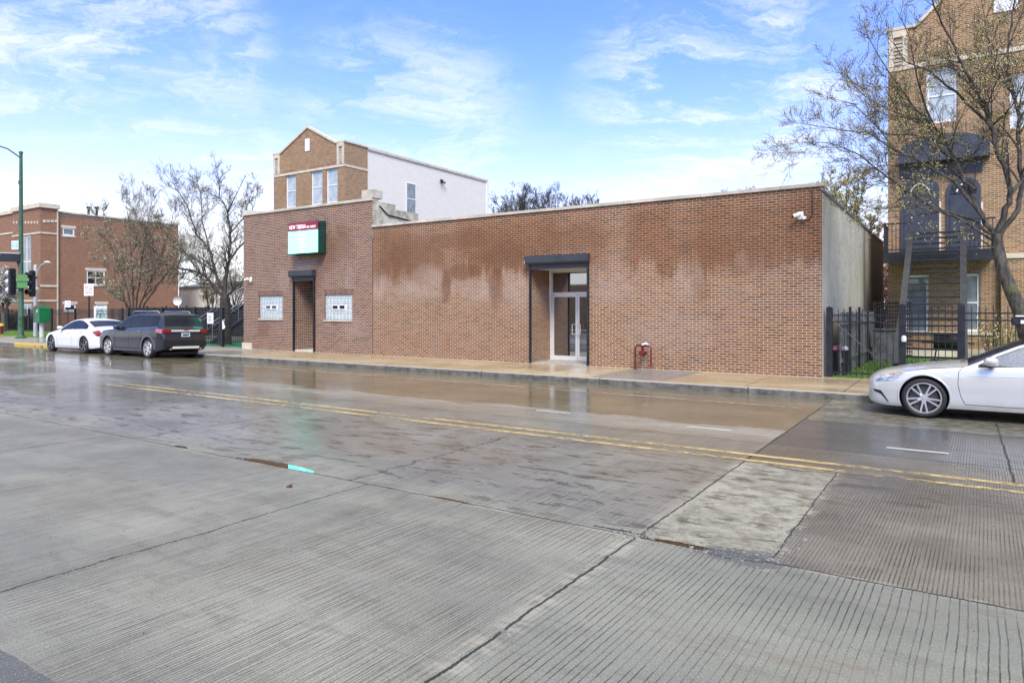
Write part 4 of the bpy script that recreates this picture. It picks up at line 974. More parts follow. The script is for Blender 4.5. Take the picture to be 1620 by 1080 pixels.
MB().lathe([(.0, -.1), (.1, -.1), (.1, .1), (0, .1)], (-.12, 0, 9.3), 'z', 8).build('photocell', M_green, lp)
MB().box(-.19, .19, -.22, -.16, 3.05, 3.42).build('strap_bracket', M_green, lp)
n_ = thing('street_name_sign', 'pale teal street name sign fixed high on the green lamp pole', 'sign', (PX, PY, 5.3), R(20))
MB().box(-.5, .02, -.18, -.165, 0, .5).build('plate', M_white, n_, bevel=.003); MB().box(-.46, -.02, -.186, -.182, .06, .40).build('name_panel', mat('teal sign panel', (.22, .52, .46), .4), n_)
for k in range(2): MB().box(-.4, -.1, -.19, -.187, .12 + .14 * k, .17 + .14 * k).build('lettering', M_white, n_)
M_sigh = mat('grey white signal hood', (.55, .56, .58), .4)
def signal(label, loc, rz, hood):
    s_ = thing('traffic_signal', label, 'traffic light', loc, rz)
    MB().box(-.17, .17, -.1, .12, -.02, 1.55).build('housing', M_blackm, s_, bevel=.03)
    for k, cc_ in enumerate(((.01, .05, .03), (.06, .04, .01), (.07, .01, .01))):
        zc_ = .27 + .5 * k
        v = MB().lathe([(.15, -.36), (.16, -.36), (.16, -.1), (.15, -.1), (.15, -.36)], (0, 0, zc_), 'y', 16).build('visor', hood, s_, smooth=True)
        MB().lathe([(0, -.14), (.08, -.13), (.14, -.105), (0, -.102)], (0, 0, zc_), 'y', 14).build('lens', mat('unlit signal lens', cc_, .2), v, smooth=True)
    MB().box(-.04, .04, .12, .3, 1.1, 1.18).build('bracket', M_blackm, s_)
    return s_
signal('traffic light on the left side of the green pole with pale hoods', (PX - .12, PY - .42, 2.6), R(-75), M_sigh)
signal('traffic light right of the green pole, dark hoods facing the street', (PX + .22, PY + .50, 2.5), R(15), M_blackm)
s3 = thing('signal_control_box', 'light green box strapped to the green pole between two traffic lights', 'control box', (PX + .22, PY - .02, 2.98), R(68)); MB().box(-.26, .26, -.14, .06, 0, .82).build('box', M_lgreen, s3, bevel=.02); MB().box(-.25, .25, -.16, -.141, .38, .42).build('hinge', M_green, s3)
s4 = thing('traffic_camera', 'black hooded traffic camera with pale top on left side of pole', 'camera', (PX - .05, PY - .15, 4.55), R(68)); MB().prism([(-.9, 0), (-.9, .32), (-.75, .46), (.1, .46), (.1, 0)], -.2, .2).build('housing', M_blackm, s4, bevel=.02); MB().box(-.85, .1, -.21, .21, .465, .52).build('sun_shield', M_sigh, s4, bevel=.01); MB().tube([(.0, 0, 0), (.1, 0, -.5)], .05, 8).build('bracket', M_blackm, s4)
w1 = at(56, 500, Y=19.5); wp = thing('white_lamp_pole', 'short white pole with curved arm and small lamp, right of signals', 'lamp pole', (w1.x, 19.5, 0))
MB().lathe([(0, 0), (.13, 0), (.11, .1), (.095, 4.5), (0, 4.55)], n=14).build('pole', M_sigh, wp, smooth=True)
MB().tube([(0, 0, 3.4), (.25, .0, 4.1), (.7, .05, 4.5), (1.25, .1, 4.62)], .04, 8).build('arm', M_sigh, wp, smooth=True); MB().lathe([(0, -.03), (.16, -.02), (.22, .02), (.1, .12), (0, .14)], (1.35, .1, 4.6), 'z', 12).build('lamp_head', M_sigh, wp, smooth=True)
MB().lathe([(0, -.14), (.1, -.1), (.14, 0), (.1, .1), (0, .12)], (.22, -.05, 3.0), 'z', 10).build('dome_camera', M_white, wp, smooth=True)
w2 = at(66, 500, Y=19.2); gc = thing('green_cabinet', 'green utility cabinet on white stub post beside the lamp pole', 'cabinet', (w2.x, 19.2, 0))
MB().prism([(-.42, .92), (.42, .92), (.42, 1.80), (.34, 1.94), (-.30, 1.94), (-.42, 1.80)], -.3, .3).build('body', mat('deep green cabinet paint', (.012, .15, .055), .35, var=.1), gc, bevel=.02)
MB().lathe([(0, 0), (.13, 0), (.12, .92), (0, .92)], n=12).build('post', M_sigh, gc, smooth=True); MB().prism([(0, 1.5), (.22, 1.62), (.08, 1.74)], -.312, -.302).build('sticker', M_white, gc)
w3 = at(2, 520, Y=20.); hy = thing('fire_hydrant', 'red hydrant with yellow cap on the corner lawn at left edge', 'hydrant', (w3.x, 20., 0))
MB().lathe([(0, 0), (.2, 0), (.2, .06), (.13, .1), (.13, .5), (.19, .52), (.19, .57), (0, .58)], n=14).build('barrel', M_red, hy, smooth=True)
MB().lathe([(0, .58), (.16, .581), (.14, .7), (.05, .76), (0, .78)], n=14).build('cap', mat('hydrant yellow', (.6, .42, .03), .4), hy, smooth=True); MB().tube([(-.26, 0, .42), (.26, 0, .42)], .075, 10).build('outlets', M_red, hy)

# ------------------------------------------------------------------ trees
def leafquad(mb, p, s, r):
    a = Vector((r.gauss(0, 1), r.gauss(0, 1), r.gauss(0, 1))).normalized(); b_ = a.orthogonal().normalized()
    t = r.uniform(0, 6.28); q = a.cross(b_); b2 = b_ * math.cos(t) + q * math.sin(t); c2 = a.cross(b2)
    mb.add([p - b2 * s, p + c2 * s * .5, p + b2 * s, p - c2 * s * .5], [(0, 1, 2, 3)])
class Tree:
    def __init__(s, seed, leaf, nleaf, minr=.004, up=.10, wob=.16, ratio=.62, spread=(.45, .95), nch=(4, 6), clump=.05, twig=3):
        s.r = random.Random(seed); s.w = MB(); s.l = MB(); s.leaf = leaf; s.nleaf = nleaf; s.minr = minr; s.up = up; s.wob = wob; s.ratio = ratio; s.spread = spread; s.nch = nch; s.clump = clump; s.twig = twig
    def rv(s): return Vector((s.r.gauss(0, 1), s.r.gauss(0, 1), s.r.gauss(0, 1)))
    def polylimb(s, pts, r0, r1, lvl, lenk=.34, tstart=.15, n=None, sides=8):
        pts = [Vector(p) for p in pts]; sub = []
        for i in range(len(pts) - 1):
            for k in range(3):
                t = k / 3; sub.append(pts[i].lerp(pts[i + 1], t) + s.rv() * r0 * .25)
        sub.append(pts[-1]); m = len(sub) - 1
        rads = [r0 + (r1 - r0) * (i / m) ** .8 for i in range(m + 1)]
        s.w.tube(sub, rads, sides, cap=False)
        L = sum((sub[i + 1] - sub[i]).length for i in range(m)); n = n or max(3, int(L / .27))
        for k in range(n):
            t = tstart + (1 - tstart) * (k + s.r.random()) / n; i = min(m - 1, int(t * m)); p = sub[i].lerp(sub[i + 1], t * m - i); d = (sub[i + 1] - sub[i]).normalized()
            s.child(p, d, L * lenk * s.r.uniform(.6, 1.15) * (1.1 - .5 * t), rads[i] * .5, lvl)
        s.grow(sub[-1], (sub[-1] - sub[-2]).normalized(), L * lenk * .6, r1, lvl)
    def child(s, p, d, L, r, lvl):
        a = s.rv(); a = (a - d * a.dot(d)).normalized(); k = s.r.uniform(*s.spread)
        s.grow(p, (d + a * k).normalized(), L, r, lvl)
    def grow(s, p, d, L, r, lvl):
        if L < .12: return
        r = max(r, s.minr); n = 4 if lvl > 1 else 3; pts = [p]; q = p
        for i in range(n):
            d = (d + s.rv() * s.wob + Vector((0, 0, s.up))).normalized(); q = q + d * (L / n); pts.append(q)
        rads = [max(s.minr * .7, r * (1 - .75 * i / n)) for i in range(n + 1)]
        s.w.tube(pts, rads, 5 if lvl > 2 else 3, cap=False)
        if s.leaf and lvl <= 1:
            for _ in range(s.nleaf if lvl == 0 else s.nleaf // 2 + 1):
                t = s.r.uniform(.25, 1.) * n; i = min(n - 1, int(t)); c = pts[i].lerp(pts[i + 1], t - i)
                k_ = s.r.uniform(.6, 1.1)
                for _2 in range(s.r.choice((2, 3, 4))): leafquad(s.l, c + s.rv() * s.clump * .38, s.leaf * k_ * s.r.uniform(.5, 1.1), s.r)
        if lvl <= 0: return
        for k in range(s.r.randint(*s.nch)):
            t = .2 + .8 * s.r.random(); i = min(n - 1, int(t * n)); c = pts[i].lerp(pts[i + 1], t * n - i)
            s.child(c, d, L * s.ratio * s.r.uniform(.6, 1.15), rads[i] * .6, lvl - 1)
    def done(s, name, label, loc, bark, leafm, group=None, cat='tree'):
        t = thing(name, label, cat, loc, 0, group)
        build_w(s.w, 'trunk', bark, t, smooth=True, recalc=False)
        if s.l.v: build_w(s.l, 'crown', leafm, t, recalc=False)
        return t
def PL(lst, Y, dy, r): # pixel polyline swept through depth
    n = len(lst); return [at(px, py, Y=Y + dy * (i / max(1, n - 1))) for i, (px, py) in enumerate(lst)]
T = Tree(11, .021, 1, .0034, .05, .075, .68, (.45, 1.0), (4, 5), .034)
Y1 = 17.2
base = at(1655, 640, Y=Y1); base.z = 0
T.w.tube([base, at(1628, 545, Y=Y1), at(1614, 492, Y=Y1), at(1599, 458, Y=Y1), at(1586, 425, Y=Y1), at(1578, 390, Y=Y1), at(1577, 370, Y=Y1)], [.20, .15, .135, .125, .115, .11, .10], 12, cap=False)
L1 = [([(1577, 372), (1592, 330), (1600, 303), (1588, 262), (1566, 205), (1562, 175), (1542, 144), (1527, 113), (1511, 78), (1490, 40), (1475, 0)], -.8, .085, .02),
      ([(1577, 378), (1610, 330), (1618, 288), (1612, 218), (1610, 175), (1604, 148), (1593, 113), (1595, 70), (1602, 23), (1606, -40)], .9, .075, .02),
      ([(1577, 378), (1552, 340), (1527, 288), (1499, 229), (1472, 194), (1440, 165), (1410, 120), (1380, 70)], .6, .07, .014),
      ([(1560, 350), (1511, 288), (1464, 260), (1418, 237), (1371, 210), (1328, 206), (1280, 197)], -1.4, .05, .008),
      ([(1570, 372), (1535, 346), (1480, 330), (1430, 300), (1394, 272), (1352, 241), (1309, 225), (1262, 226)], 1.2, .05, .008),
      ([(1572, 380), (1511, 342), (1472, 330), (1433, 326), (1387, 330), (1345, 322)], -2., .04, .007),
      ([(1565, 195), (1511, 148), (1472, 113), (1433, 98), (1405, 60)], -1.6, .04, .008),
      ([(1527, 288), (1499, 229), (1457, 190), (1418, 179), (1367, 152), (1325, 112)], 1.8, .042, .008),
      ([(1600, 303), (1640, 260), (1680, 200), (1700, 120)], .5, .05, .01), ([(1610, 175), (1650, 120), (1670, 40)], .5, .04, .01),
      ([(1604, 148), (1575, 100), (1560, 50), (1550, -20)], 1.4, .035, .008), ([(1577, 395), (1545, 375), (1500, 372), (1470, 365)], -1.6, .025, .005),
      ([(1542, 300), (1500, 265), (1450, 262), (1400, 262), (1340, 275)], 2.2, .035, .006), ([(1499, 229), (1455, 215), (1400, 212), (1350, 165), (1300, 150)], -.6, .034, .006), ([(1565, 205), (1600, 170), (1640, 90)], -1., .03, .008), ([(1472, 194), (1450, 120), (1440, 60), (1420, 20)], -.8, .028, .006)]
for pl, dy, r0, r1 in L1:
    T.polylimb(PL(pl, Y1, dy, 0), r0 * .78, r1 * .7, 3, .21, .20, None, 7)
T.done('budding_tree', 'large leaning tree with opening yellow green buds at right, moss on its trunk', (base.x, base.y, 0), M_moss, M_bud)
T = Tree(23, .030, 1, .0050, .07, .07, .72, (.45, .95), (3, 4), .04)
Y2 = 20.3; b2 = at(355, 545, Y=Y2); b2.z = 0
T.w.tube([b2, at(356, 505, Y=Y2), at(356, 471, Y=Y2)], [.34, .27, .24], 12, cap=False)
L2 = [([(356, 474), (356, 442), (363, 412), (365, 369), (360, 335), (348, 312), (345, 280)], .6, .19, .025), ([(356, 474), (349, 452), (341, 431), (333, 399), (312, 372), (301, 339), (282, 302), (272, 288)], -.8, .15, .02),
      ([(355, 474), (340, 455), (329, 442), (316, 431), (273, 422), (252, 410), (240, 375), (220, 345)], 1., .17, .02), ([(358, 474), (371, 454), (388, 444), (405, 425)], .3, .11, .02),
      ([(363, 412), (375, 395), (392, 375), (398, 340), (405, 310)], 1.4, .10, .015), ([(360, 335), (372, 312), (384, 288)], -.5, .06, .015), ([(333, 399), (320, 350), (318, 310), (312, 285)], 1., .07, .015), ([(316, 431), (290, 395), (262, 372), (245, 345)], -1., .06, .012), ([(365, 369), (385, 345), (400, 300)], -1.2, .06, .015), ([(341, 431), (310, 410), (285, 395), (255, 385)], -1.6, .06, .012)]
for pl, dy, r0, r1 in L2: T.polylimb(PL(pl, Y2, dy, 0), r0 * .62, r1 * .6, 3, .18, .22, None, 7)
T.done('budding_tree', 'broad tree with cream buds behind the iron fence, left of the brick hall', (b2.x, b2.y, 0), M_bark, M_bud2)
T = Tree(31, .040, 1, .006, .14, .12, .72, (.4, .95), (3, 5), .08)
Y3 = 22.2; b3 = at(211, 530, Y=Y3); b3.z = 0
for k, pl in enumerate([[(209, 528), (204, 490), (190, 455), (165, 420), (140, 385)], [(210, 528), (206, 480), (196, 440), (180, 400), (165, 350)], [(211, 528), (211, 470), (208, 420), (205, 370), (200, 325)], [(212, 528), (216, 480), (222, 430), (230, 380), (238, 330)], [(213, 528), (222, 480), (240, 440), (258, 400), (272, 350)], [(214, 528), (228, 480), (250, 450), (270, 425), (292, 405)], [(210, 528), (200, 480), (178, 462), (155, 450)]]):
    T.polylimb(PL(pl, Y3, rng.uniform(-1.4, 1.4), 0), .07, .012, 3, .19, .26, 12, 7)
T.done('budding_tree', 'vase shaped many stemmed tree with cream buds in front of corner building', (b3.x, b3.y, 0), M_bark2, M_bud2)
def gtree(seed, loc, H, spreadw, leaf, nleaf, name, label, bark, lm, minr=.012, lvl=3, nl=6, group=None, trunk=.3, tr=.22, wide=.5):
    T = Tree(seed, leaf, nleaf, minr, .08, .07, .74, (.4, .95), (3, 4), leaf * 2 if leaf else .1); X, Y = loc
    zt = H * trunk; T.w.tube([(X, Y, 0), (X + .05, Y, zt * .5), (X, Y, zt)], [tr, tr * .8, tr * .7], 8, cap=False)
    for k in range(nl):
        a = 6.283 * k / nl + T.r.uniform(-.4, .4); w_ = spreadw * T.r.uniform(.15, 1.); top = H * T.r.uniform(.78, 1.)
        e = Vector((X + math.cos(a) * w_, Y + math.sin(a) * w_, H * (.88 - .25 * (w_ / spreadw) ** 2))); s0 = Vector((X, Y, zt * T.r.uniform(.8, 1.)))
        m_ = s0.lerp(e, .45) + Vector((math.cos(a), math.sin(a), 0)) * w_ * -.08 + Vector((0, 0, H * .07))
        T.polylimb([s0, s0.lerp(m_, .5) + Vector((math.cos(a), math.sin(a), 0)) * w_ * .1, m_, e], tr * .38, minr * 1.6, lvl - 1, .21, .2, 13, 6)
    return T.done(name, label, (X, Y, 0), bark, lm, group)
p = at(5, 500, Y=22.); gtree(41, (p.x, p.y), 5.2, 1.9, .07, 4, 'blossom_tree', 'small tree in white blossom at the left edge of the photo', M_bark2, M_blos, .012, 3, 6)
for k, (px, H, w_, Y) in enumerate(((822, 16.0, 4.4, 62.), (875, 15.4, 4.2, 64.), (922, 14.6, 3.6, 66.))):
    p = at(px, 500, Y=Y); gtree(50 + k, (p.x, p.y), H, w_, 0, 0, 'bare_tree', ['tall bare tree behind the storefront roof, nearest the white siding', 'bare tree behind the storefront roof, middle of the three', 'smallest bare tree behind the storefront roof, third from the white siding'][k], M_bark2, None, .013, 4, 20, 'bare trees behind the storefront roof', .45, .3)
p = at(1175, 500, Y=48.); gtree(61, (p.x, p.y), 10.3, 4.2, .05, 2, 'budding_tree', 'low twiggy tree top just showing over the long brick parapet', M_bark2, M_bud, .014, 3, 8)
p = at(1335, 500, Y=38.); gtree(62, (p.x, p.y), 9.0, 3.0, .05, 6, 'budding_tree', 'dense yellow green tree rising behind the stucco wall', M_bark2, M_bud, .012, 3, 8)
p = at(1398, 500, Y=52.); gtree(63, (p.x, p.y), 7.4, 2.0, .09, 6, 'budding_tree', 'small reddish pink budding tree in gap between stucco wall and house', M_bark2, leafmat('pink buds', (.30, .16, .14), (.45, .28, .24), (.3, .2, .1)), .014, 3, 8, None, .12)
p = at(372, 500, Y=33.); gtree(64, (p.x, p.y), 7.0, 3.2, .05, 1, 'bare_tree', 'thin bare tree between the garage and the steel stair', M_bark2, M_bud2, .012, 3, 7, None, .25, .14)
p = at(335, 500, Y=30.); gtree(65, (p.x, p.y), 5.6, 2.2, .05, 1, 'bare_tree', 'small bare tree in front of the white garage wall', M_bark2, M_bud2, .010, 3, 6, None, .25, .10)
def shrub(seed, loc, H, w_, n, leaf, name, label, lm, dens, group=None):
    r = random.Random(seed); mbs = MB(); ml = MB()
    for k in range(n):
        a = r.uniform(0, 6.28); q = w_ * r.random() ** .5; x0, y0 = loc[0] + math.cos(a) * q * .4, loc[1] + math.sin(a) * q * .3
        p1 = Vector((loc[0] + math.cos(a) * q, loc[1] + math.sin(a) * q * .5, H * r.uniform(.55, 1.)))
        pm = Vector((x0, y0, 0)).lerp(p1, .5) + Vector((r.uniform(-.1, .1), r.uniform(-.1, .1), .1)); mbs.tube([(x0, y0, 0), pm, p1], [.012, .009, .005], 4, cap=False)
        for _ in range(dens):
            t = r.uniform(.1, 1.); leafquad(ml, Vector((x0, y0, 0)).lerp(p1, t) + Vector((r.gauss(0, .09), r.gauss(0, .09), r.gauss(0, .09))), leaf * r.uniform(.6, 1.3), r)
    t = thing(name, label, 'shrub', (loc[0], loc[1], 0), 0, group); build_w(mbs, 'stems', M_bark2, t, recalc=False); build_w(ml, 'foliage', lm, t, recalc=False)
p = at(1580, 520, Y=27.2); shrub(3, (p.x, p.y), 1.75, .75, 40, .04, 'twiggy_shrub', 'twiggy yellow green shrub against the brick bay of the right house', M_bud, 14)
p = at(14, 520, Y=24.3); shrub(4, (p.x - 1, p.y), 1.7, 2.2, 110, .08, 'dark_hedge', 'dark evergreen hedge behind the far iron fence at left edge', M_hedge, 60)
p = at(42, 520, Y=24.3); shrub(5, (p.x, p.y), 1.4, 1.1, 60, .08, 'dark_hedge', 'shorter dark hedge at the foot of the green lamp pole', M_hedge, 50)

# ------------------------------------------------------------------ cars
def lerpf(tab, x):
    if x <= tab[0][0]: return tab[0][1]
    for (a, b_), (c, d) in zip(tab[:-1], tab[1:]):
        if x <= c: return b_ + (d - b_) * (x - a) / (c - a)
    return tab[-1][1]
def smoothf(tab, x, h=.04):
    return (lerpf(tab, x - h) + 2 * lerpf(tab, x) + lerpf(tab, x + h)) / 4
def paint(name, c, metal=.0, rough=.3, flake=0):
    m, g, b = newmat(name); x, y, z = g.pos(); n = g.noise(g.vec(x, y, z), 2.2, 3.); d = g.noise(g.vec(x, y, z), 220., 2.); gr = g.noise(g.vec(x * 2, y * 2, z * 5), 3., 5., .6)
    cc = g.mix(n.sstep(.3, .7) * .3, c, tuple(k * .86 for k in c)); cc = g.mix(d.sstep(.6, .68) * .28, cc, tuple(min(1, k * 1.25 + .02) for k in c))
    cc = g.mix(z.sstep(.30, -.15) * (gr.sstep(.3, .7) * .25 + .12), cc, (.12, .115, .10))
    g.put(b, 'Base Color', cc); b.inputs['Metallic'].default_value = metal; g.put(b, 'Roughness', d.sstep(.4, .7, rough, rough * 1.3))
    b.inputs['Coat Weight'].default_value = .7; b.inputs['Coat Roughness'].default_value = .04
    g.put(b, 'Normal', g.bump(d.sstep(.6, .7), .0006, .6)); return m
M_tyre = mat('tyre rubber', (.022, .022, .023), .7, var=.25, scale=20)
M_rimb = mat('bright machined alloy', (.66, .65, .63), .28, metal=.7, var=.1)
M_dark = mat('black car plastic', (.012, .012, .013), .5, var=.2)
M_cglass = mat('tinted car window', (.016, .018, .021), .05, var=.3, scale=30, spec=.5, bump=.0008, bscale=160)
M_cglass.node_tree.nodes['Principled BSDF'].inputs['IOR'].default_value = 1.28
M_cglass2 = mat('rain beaded side window', (.10, .12, .17), .16, var=.2, scale=40, spec=.9, bump=.002, bscale=140)
M_chrome = mat('chrome trim', (.62, .62, .64), .14, metal=1., var=.04)
M_taill = mat('red tail lamp', (.26, .006, .010), .12, var=.15, scale=20, coat=.6)
M_lampc = mat('clear lamp cover', (.42, .43, .45), .08, metal=.4, var=.5, scale=18, coat=1.)
M_amber = mat('amber reflector', (.55, .16, .03), .2)
class Car:
    """nose at x=0, tail at x=L, z=0 on the road, near side y<0"""
    def __init__(s, P): s.P = P; s.L = P['L']
    def W(s, x): return smoothf(s.P['w'], x)
    def top(s, x): return smoothf(s.P['top'], x, s.P.get('sm', .05))
    def belt(s, x): return min(smoothf(s.P['belt'], x), s.top(x) - .035)
    def bot(s, x): return smoothf(s.P['bot'], x)
    def edge(s, x):
        cr = lerpf(s.P['crown'], x); return max(s.belt(x) + .004, s.top(x) - cr)
    def ys(s, x, z):
        w_ = s.W(x); zb, zt = s.bot(x), s.belt(x)
        if z <= zt:
            t = (z - zb) / (zt - zb); t = max(0, min(1, t))
            f = lerpf(s.P['sec'], t); return w_ * f
        k = s.P.get('tumble', .46); fb = lerpf(s.P['sec'], 1.); return w_ * fb - .012 - (z - zt) * k - .12 * (z - zt) ** 2
    def zt(s, x, y):
        ze = s.edge(x); ye = max(.05, s.ys(x, ze)); q = min(1., abs(y) / ye); return ze + (s.top(x) - ze) * (1 - q ** 2.4)
    def ring(s, x):
        zb, zt, ze = s.bot(x), s.belt(x), s.edge(x); pts = [(0, zb)]
        pts.append((-s.ys(x, zb) * .86, zb))
        for t in (0, .06, .14, .24, .34, .45, .56, .66, .75, .83, .9, .96, 1.): z = zb + (zt - zb) * t; pts.append((-s.ys(x, z), z))
        for t in (.12, .3, .5, .7, .88, 1.): z = zt + (ze - zt) * t; pts.append((-s.ys(x, z), z))
        ye = s.ys(x, ze)
        for q in (.965, .9, .78, .6, .4, .2): pts.append((-ye * q, s.zt(x, ye * q)))
        pts.append((0, s.top(x)))
        full = pts + [(-y, z) for (y, z) in reversed(pts[1:-1])]
        return [(x, y, z) for (y, z) in full]
    def body(s, m, root):
        xs = []; x = .0; L = s.L
        N = 110
        for i in range(N + 1):
            t = i / N; xs.append(L * (t - .06 * math.sin(2 * math.pi * t) / 1.0 * .8))
        mb = MB(); rings = [s.ring(x) for x in xs]; n = len(rings[0]); vs = [v for r_ in rings for v in r_]
        fs = []
        for i in range(len(xs) - 1):
            for k in range(n): k2 = (k + 1) % n; fs.append((i * n + k, (i + 1) * n + k, (i + 1) * n + k2, i * n + k2))
        fs.append(tuple(range(n))); fs.append(tuple(reversed(range((len(xs) - 1) * n, len(xs) * n)))); mb.add(vs, fs)
        o = mb.build('body', [m, M_dark], None, smooth=False)
        cut = MB(); R_ = s.P['r'] + s.P.get('gap', .045)
        for wxx in s.P['wheels']:
            for sd_ in (-1, 1):
                W_ = s.W(wxx) + .1; zc = s.P['r'] + .015
                pr = [(wxx + R_ * math.cos(2 * math.pi * k / 48), zc + R_ * math.sin(2 * math.pi * k / 48)) for k in range(48)]
                cut.prism(pr, sd_ * (W_ - .42), sd_ * (W_ + .1))
        co_ = cut.build('cut', [M_dark, M_dark], None); co_.data.polygons.foreach_set('material_index', [1] * len(co_.data.polygons))
        md = o.modifiers.new('b', 'BOOLEAN'); md.operation = 'DIFFERENCE'; md.object = co_; md.solver = 'EXACT'; md.use_self = False
        dg = bpy.context.evaluated_depsgraph_get(); me = bpy.data.meshes.new_from_object(o.evaluated_get(dg)); o.modifiers.clear(); o.data = me
        bpy.data.objects.remove(co_)
        me.polygons.foreach_set('use_smooth', [True] * len(me.polygons)); me.set_sharp_from_angle(angle=R(32))
        o.parent = root; return o
    def strip(s, xs, lo, hi, off, nz=6, side=-1):
        """patch that follows the side: xs list, lo/hi functions or tables in z"""
        mb = MB(); vs = []; m = len(xs)
        for x in xs:
            a = lo(x) if callable(lo) else lerpf(lo, x); b_ = hi(x) if callable(hi) else lerpf(hi, x)
            for j in range(nz + 1):
                z = a + (b_ - a) * j / nz; vs.append((x, side * (s.ys(x, z) + off), z))
        fs = [(i * (nz + 1) + j, (i + 1) * (nz + 1) + j, (i + 1) * (nz + 1) + j + 1, i * (nz + 1) + j + 1) for i in range(m - 1) for j in range(nz)]
        k = len(vs); vs2 = [(x, y - side * .012, z) for (x, y, z) in vs]; fs2 = [tuple(q + k for q in reversed(f)) for f in fs]
        return mb.add(vs + vs2, fs + fs2)
    def topstrip(s, x0, x1, qf, off, n=16, m=16):
        mb = MB(); vs = []
        for i in range(n + 1):
            x = x0 + (x1 - x0) * i / n; ye = s.ys(x, s.edge(x)) * (qf(x) if callable(qf) else qf)
            for j in range(m + 1):
                y = -ye + 2 * ye * j / m; vs.append((x, y, s.zt(x, y) + off))
        return mb.add(vs, [(i * (m + 1) + j, (i + 1) * (m + 1) + j, (i + 1) * (m + 1) + j + 1, i * (m + 1) + j + 1) for i in range(n) for j in range(m)])
    def seam(s, pts, side=-1, wd=.004):
        mb = MB(); P3 = []
        dense = []
        for a, b_ in zip(pts[:-1], pts[1:]):
            for k in range(6): t = k / 6; dense.append((a[0] + (b_[0] - a[0]) * t, a[1] + (b_[1] - a[1]) * t))
        dense.append(pts[-1])
        return mb.tube([(x, side * (s.ys(x, z) + .0005), z) for x, z in dense], wd, 4)
def linsp(a, b_, n): return [a + (b_ - a) * i / (n - 1) for i in range(n)]
def wheel(root, x, y, r, rr, side, style, rim_m, wd=.215):
    w_ = thing('wheel', None, None, (x, y, r)); del_keys = None; w_.parent = root
    h = wd / 2; prof = [(rr, -h * .85), (rr + .02, -h), (r - .035, -h), (r - .008, -h * .8), (r, -h * .5), (r, h * .5), (r - .008, h * .8), (r - .035, h), (rr + .02, h), (rr, h * .85)]
    MB().lathe(prof, (0, 0, 0), 'y', 40).build('tyre', M_tyre, w_, smooth=True)
    s_ = side; f = s_ * h
    rim = MB().lathe([(rr + .004, f * .86), (rr - .004, f * .97), (rr - .018, f * .97), (rr - .026, f * .6), (rr - .03, -f * .5)], (0, 0, 0), 'y', 40)
    def bar(a0, a1, r0, r1, w0, w1, dep=.03):
        p0 = Vector((math.cos(a0) * r0, 0, math.sin(a0) * r0)); p1 = Vector((math.cos(a1) * r1, 0, math.sin(a1) * r1)); d = (p1 - p0).normalized(); nn = Vector((-d.z, 0, d.x))
        y0, y1 = f * .80, f * .93
        q = [p0 + nn * w0, p0 - nn * w0, p1 - nn * w1, p1 + nn * w1]
        vs = [Vector((v.x, (y0 if i < 2 else y1), v.z)) for i, v in enumerate(q)] + [Vector((v.x, (y0 if i < 2 else y1) - s_ * dep, v.z)) for i, v in enumerate(q)]
        rim.add(vs, [(0, 1, 2, 3), (7, 6, 5, 4), (0, 4, 5, 1), (1, 5, 6, 2), (2, 6, 7, 3), (3, 7, 4, 0)])
    if style == 'V':
        for k in range(5):
            a = 2 * math.pi * k / 5 + math.pi / 2 + math.pi / 5
            for sg_ in (-1, 1): bar(a + sg_ * .22, a + sg_ * .21, .05, rr - .010, .014, .014)
        for k in range(5):
            a = 2 * math.pi * k / 5 + math.pi / 2 + math.pi / 5
            bar(a - .16, a + .16, .075, .075, .02, .02)
    else:
        for k in range(6 if style == '6' else 5):
            a = 2 * math.pi * k / (6 if style == '6' else 5) + .3
            for sg_ in (-1, 1): bar(a, a + sg_ * .16, .04, rr - .012, .026, .017)
    rim.lathe([(0, f * .86), (.03, f * .86), (.035, f * .80), (.062, f * .80), (.066, f * .55)], (0, 0, 0), 'y', 20)
    rim.build('rim', rim_m, w_, smooth=True)
    MB().lathe([(.05, f * .2), (rr * .78, f * .2), (rr * .78, f * .08), (rr - .032, f * -.1), (.0, f * -.12)], (0, 0, 0), 'y', 30).build('brake_disc', mat('brake disc', (.10, .10, .10), .4, metal=.6) if 'brake disc' not in bpy.data.materials else bpy.data.materials['brake disc'], w_, smooth=True)
    return w_
def mirror(root, m, x, y, z, side):
    o = MB(); sg_ = side
    o.add([], [])
    vs = []; 
    rings = [(0, .02), (.03, .075), (.09, .095), (.16, .09), (.205, .06), (.22, .02)]
    pts = []
    mb = MB(); n = 12
    for (d, r_) in rings:
        for k in range(n):
            t = 2 * math.pi * k / n; vs.append((x + math.cos(t) * r_ * 1.1 + .03, y + sg_ * (.03 + d), z + .07 + math.sin(t) * r_ * .85 + d * .06))
    fs = [(i * n + k, i * n + (k + 1) % n, (i + 1) * n + (k + 1) % n, (i + 1) * n + k) for i in range(len(rings) - 1) for k in range(n)] + [tuple(reversed(range(n))), tuple(range((len(rings) - 1) * n, len(rings) * n))]
    mb.add(vs, fs); mm = mb.build('mirror', m, root, smooth=True)
    MB().tube([(x + .02, y - sg_ * .02, z - .02), (x + .03, y + sg_ * .08, z + .01)], [.03, .035], 8).build('mirror_foot', M_dark, mm, smooth=True)
def plate(root, x, y0, y1, z0, z1, txt=None):
    MB().box(x, x + .012, y0, y1, z0, z1).build('licence_plate', mat('pale plate', (.45, .60, .68), .4) if 'pale plate' not in bpy.data.materials else bpy.data.materials['pale plate'], root, bevel=.003)

